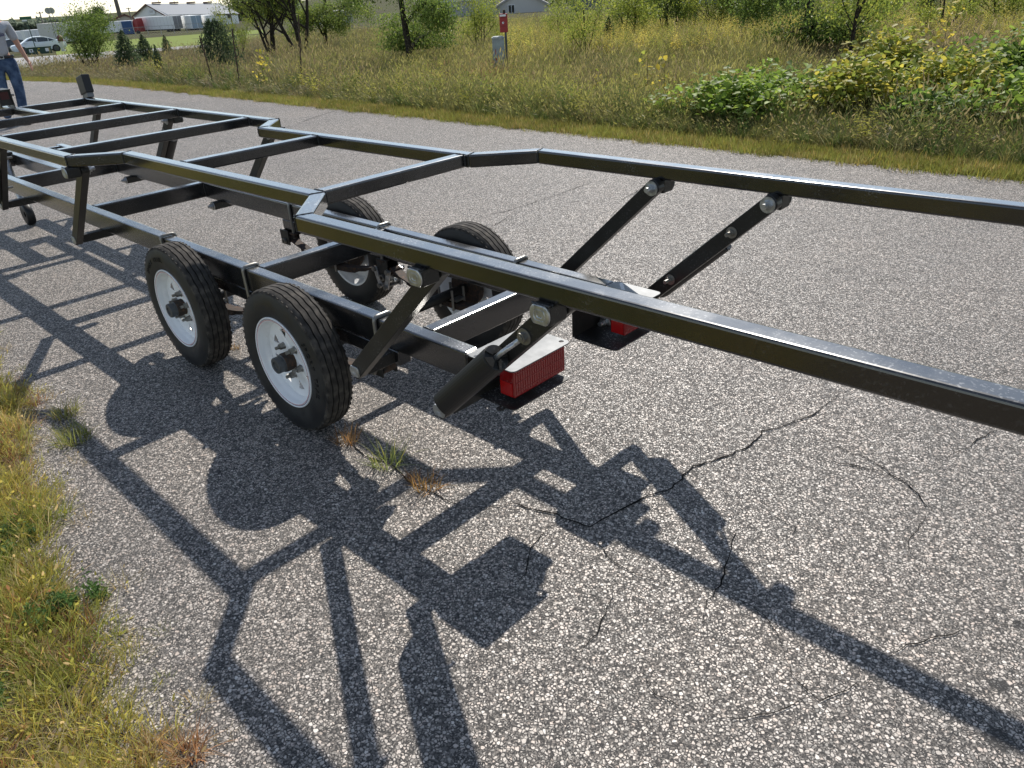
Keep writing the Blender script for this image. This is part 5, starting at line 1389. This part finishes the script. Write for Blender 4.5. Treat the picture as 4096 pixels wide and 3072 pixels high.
# ------------------------------------------------------------------ the man
M_SKIN = mat('tanned skin', (.42, .22, .15), .55)
M_SHIRT = mat('light grey shirt cotton', (.36, .37, .40), .9, spec=.1)
nn = tex(M_SHIRT, 'ShaderNodeTexNoise', 7, Detail=3); bump(M_SHIRT, nn.outputs[0], .9, .03)
M_JEAN = mat('blue denim', (.045, .075, .14), .9, spec=.1)
nn = tex(M_JEAN, 'ShaderNodeTexNoise', 9, Detail=5); L(M_JEAN, ramp(M_JEAN, nn.outputs[0], [(.35, (.03, .05, .10)), (.7, (.10, .15, .24))]), BS(M_JEAN).inputs['Base Color']); bump(M_JEAN, nn.outputs[0], .9, .03)
M_HAIR = mat('grey hair', (.18, .16, .15), .8)
def skin(name, vs, es, rad, mt, par, root=0, lv=2):
    me = bpy.data.meshes.new(name); me.from_pydata([Vector(v) for v in vs], es, []); me.materials.append(mt)
    o = link(name, me, par); o.modifiers.new('skin', 'SKIN')
    if not me.skin_vertices: me.attributes
    sv = me.skin_vertices[0].data if me.skin_vertices else None
    if sv is None:
        bm = bmesh.new(); bm.from_mesh(me); bm.verts.layers.skin.verify(); bm.to_mesh(me); bm.free(); sv = me.skin_vertices[0].data
    for i, r_ in enumerate(rad):
        sv[i].radius = (r_, r_) if isinstance(r_, (int, float)) else r_; sv[i].use_root = (i == root)
    s_ = o.modifiers.new('sub', 'SUBSURF'); s_.levels = lv; s_.render_levels = lv
    o.modifiers['skin'].use_smooth_shade = True
    return o
PE = empty('person', (-10.90, 1.60, 0), 'man in grey logo t-shirt, black belt and blue jeans standing beyond the trailer', 'person', None, R(165.7-90))
PE.scale = (.87,)*3
lx = .085   # the hips sway to his left
V_ = [(lx, 0, .96), (lx+.01, 0, 1.12), (lx+.015, -.01, 1.30), (lx+.015, 0, 1.45), (lx+.015, -.005, 1.53), (lx+.01, -.03, 1.62), (lx+.01, -.02, 1.73),
      (lx+.205, .01, 1.435), (lx+.27, .04, 1.17), (lx+.325, -.035, .955), (lx+.35, -.06, .89),
      (lx-.175, .01, 1.435), (lx-.25, .04, 1.16), (lx-.27, -.06, .94), (lx-.28, -.09, .87),
      (lx+.09, 0, .90), (lx+.085, -.02, .50), (.115, .02, .09), (.13, -.13, .04),
      (lx-.10, 0, .90), (-.05, -.02, .50), (-.12, .02, .09), (-.14, -.13, .04)]
Ed = [(0, 1), (1, 2), (2, 3), (3, 4), (4, 5), (5, 6), (3, 7), (7, 8), (8, 9), (9, 10), (3, 11), (11, 12), (12, 13), (13, 14), (0, 15), (15, 16), (16, 17), (17, 18), (0, 19), (19, 20), (20, 21), (21, 22)]
Rd = [(.11, .08), (.12, .09), (.14, .10), (.10, .085), .052, (.075, .085), (.07, .085), .058, .044, .030, (.035, .02), .058, .044, .030, (.035, .02), .085, .058, .040, .035, .085, .058, .040, .035]
# hands: palm plus five fingers each, one surface with the body
def hand(pi, s):
    base = Vector(V_[pi]); d = Vector((s*.10, -.35, -1)).normalized(); side = Vector((-s*.25, -1, .25)).normalized()
    for k, (o_, ln, cu) in enumerate(((-.030, .070, .25), (-.010, .082, .18), (.010, .078, .25), (.028, .062, .35))):
        i = len(V_); p0 = base+d*.045+side*o_; V_.append(tuple(p0)); Rd.append(.0095); Ed.append((pi, i))
        q = p0; dd = d.copy()
        for j in range(2):
            dd = (dd+Vector((-s*.6*cu, -.5*cu, .1*cu))).normalized(); q = q+dd*ln*.5; V_.append(tuple(q)); Rd.append(.0085-.0015*j); Ed.append((i+j, i+j+1))
    i = len(V_); p0 = base+side*.036+d*.0; V_.append(tuple(p0)); Rd.append(.011); Ed.append((pi, i))
    V_.append(tuple(p0+(d+side*.9).normalized()*.035)); Rd.append(.0095); Ed.append((i, i+1)); V_.append(tuple(p0+(d+side*.9).normalized()*.035+d*.028)); Rd.append(.008); Ed.append((i+1, i+2))
hand(10, 1); hand(14, -1)
body = skin('body', V_, Ed, Rd, M_SKIN, PE)
sh_v = [(lx, 0, .98), (lx+.01, 0, 1.12), (lx+.015, -.01, 1.30), (lx+.015, .0, 1.445), (lx+.205, .01, 1.435), (lx+.262, .033, 1.205), (lx-.175, .01, 1.435), (lx-.238, .033, 1.205), (lx+.015, -.003, 1.505)]
skin('shirt', sh_v, [(0, 1), (1, 2), (2, 3), (3, 4), (4, 5), (3, 6), (6, 7), (3, 8)], [(.168, .125), (.165, .125), (.178, .132), (.125, .105), .078, .075, .078, .075, .066], M_SHIRT, PE)
j_v = [(lx, 0, 1.03), (lx, 0, .95), (lx+.095, 0, .86), (lx+.088, -.02, .50), (.117, .02, .10), (lx-.105, 0, .86), (-.05, -.02, .50), (-.12, .02, .10)]
skin('jeans', j_v, [(0, 1), (1, 2), (2, 3), (3, 4), (1, 5), (5, 6), (6, 7)], [(.168, .130), (.172, .132), .112, .078, .072, .102, .078, .072], M_JEAN, PE)
mb = MB(); n = 36; vs = []
for z_, k in ((.985, 1.0), (1.022, 1.0)): vs += [(lx+.166*k*math.cos(6.28318*i/n), .128*k*math.sin(6.28318*i/n), z_) for i in range(n)]
mb.add(vs, [(i, (i+1) % n, n+(i+1) % n, n+i) for i in range(n)]); bl = link('belt', mb.mesh('belt', mat('black leather', (.012, .012, .012), .4), True), PE); so_ = bl.modifiers.new('t', 'SOLIDIFY'); so_.thickness = .006; so_.offset = 1
mb = MB()
for c_, d_ in (((lx+.0, -.137, 1.025), (.055, .006, .007)), ((lx+.0, -.137, .982), (.055, .006, .007)), ((lx-.026, -.137, 1.003), (.007, .006, .05)), ((lx+.026, -.137, 1.003), (.007, .006, .05))): mb.box(c_, d_)
link('belt_buckle', mb.mesh('belt_buckle', M_ZINC), bl)
# oval emblem on the chest
mb = MB(); n = 28
cx_, cz_ = lx+.085, 1.315
def chest(x_, z_): return -.165+.9*(x_-lx)**2
for (ra, rb, ra2, rb2) in ((.052, .024, .045, .018),):
    vs = []
    for i in range(n):
        a = 6.28318*i/n
        for p_, q_ in ((ra, rb), (ra2, rb2)): X_ = cx_+p_*math.cos(a); vs.append((X_, chest(X_, 0), cz_+q_*math.sin(a)))
    mb.add(vs, [(2*i, 2*((i+1) % n), 2*((i+1) % n)+1, 2*i+1) for i in range(n)])
for z_, l_ in ((.006, .07), (-.003, .085), (-.012, .11)):
    vs = []; 
    for i in range(9): X_ = cx_-.035+l_*i/8; vs += [(X_, chest(X_, 0), cz_+z_), (X_, chest(X_, 0), cz_+z_-.004)]
    mb.add(vs, [(2*i, 2*i+1, 2*i+3, 2*i+2) for i in range(8)])
em = link('shirt_emblem', mb.mesh('shirt_emblem', mat('navy print', (.02, .03, .12), .8)), PE); so_ = em.modifiers.new('t', 'SOLIDIFY'); so_.thickness = .004
# face, hair, shoes
mb = MB()
hc = Vector((lx+.01, -.025, 1.685))
def blob(mb, c, r3, n=14, m_=9):
    vs = []; c = Vector(c)
    for j in range(m_+1):
        t = math.pi*j/m_
        for i in range(n): a = 6.28318*i/n; vs.append(c+Vector((r3[0]*math.sin(t)*math.cos(a), r3[1]*math.sin(t)*math.sin(a), r3[2]*math.cos(t))))
    mb.add(vs, [(j*n+i, j*n+(i+1) % n, (j+1)*n+(i+1) % n, (j+1)*n+i) for j in range(m_) for i in range(n)])
blob(mb, hc+Vector((0, .018, .035)), (.088, .098, .09)); link('hair', mb.mesh('hair', M_HAIR, True), PE)
mb = MB(); blob(mb, hc+Vector((0, -.088, -.015)), (.014, .02, .024)); blob(mb, hc+Vector((.082, .0, -.01)), (.012, .022, .032)); blob(mb, hc+Vector((-.082, .0, -.01)), (.012, .022, .032)); link('nose_and_ears', mb.mesh('nose_and_ears', M_SKIN, True), PE)
for sx in (-1, 1): mb = MB(); blob(mb, hc+Vector((sx*.03, -.080, .012)), (.011, .008, .007)); link('eye', mb.mesh('eye', M_BLACK, True), PE)
mb = MB(); blob(mb, hc+Vector((0, -.084, -.055)), (.024, .008, .006)); link('mouth', mb.mesh('mouth', mat('lips', (.30, .12, .10), .6), True), PE)
for x_, y_ in ((.125, -.05), (-.13, -.05)):
    mb = MB(); blob(mb, (x_, y_, .045), (.055, .145, .052)); mb.box((x_, y_, .012), (.10, .27, .022)); link('shoe', mb.mesh('shoe', M_BLACK, True, sharp=50), PE)
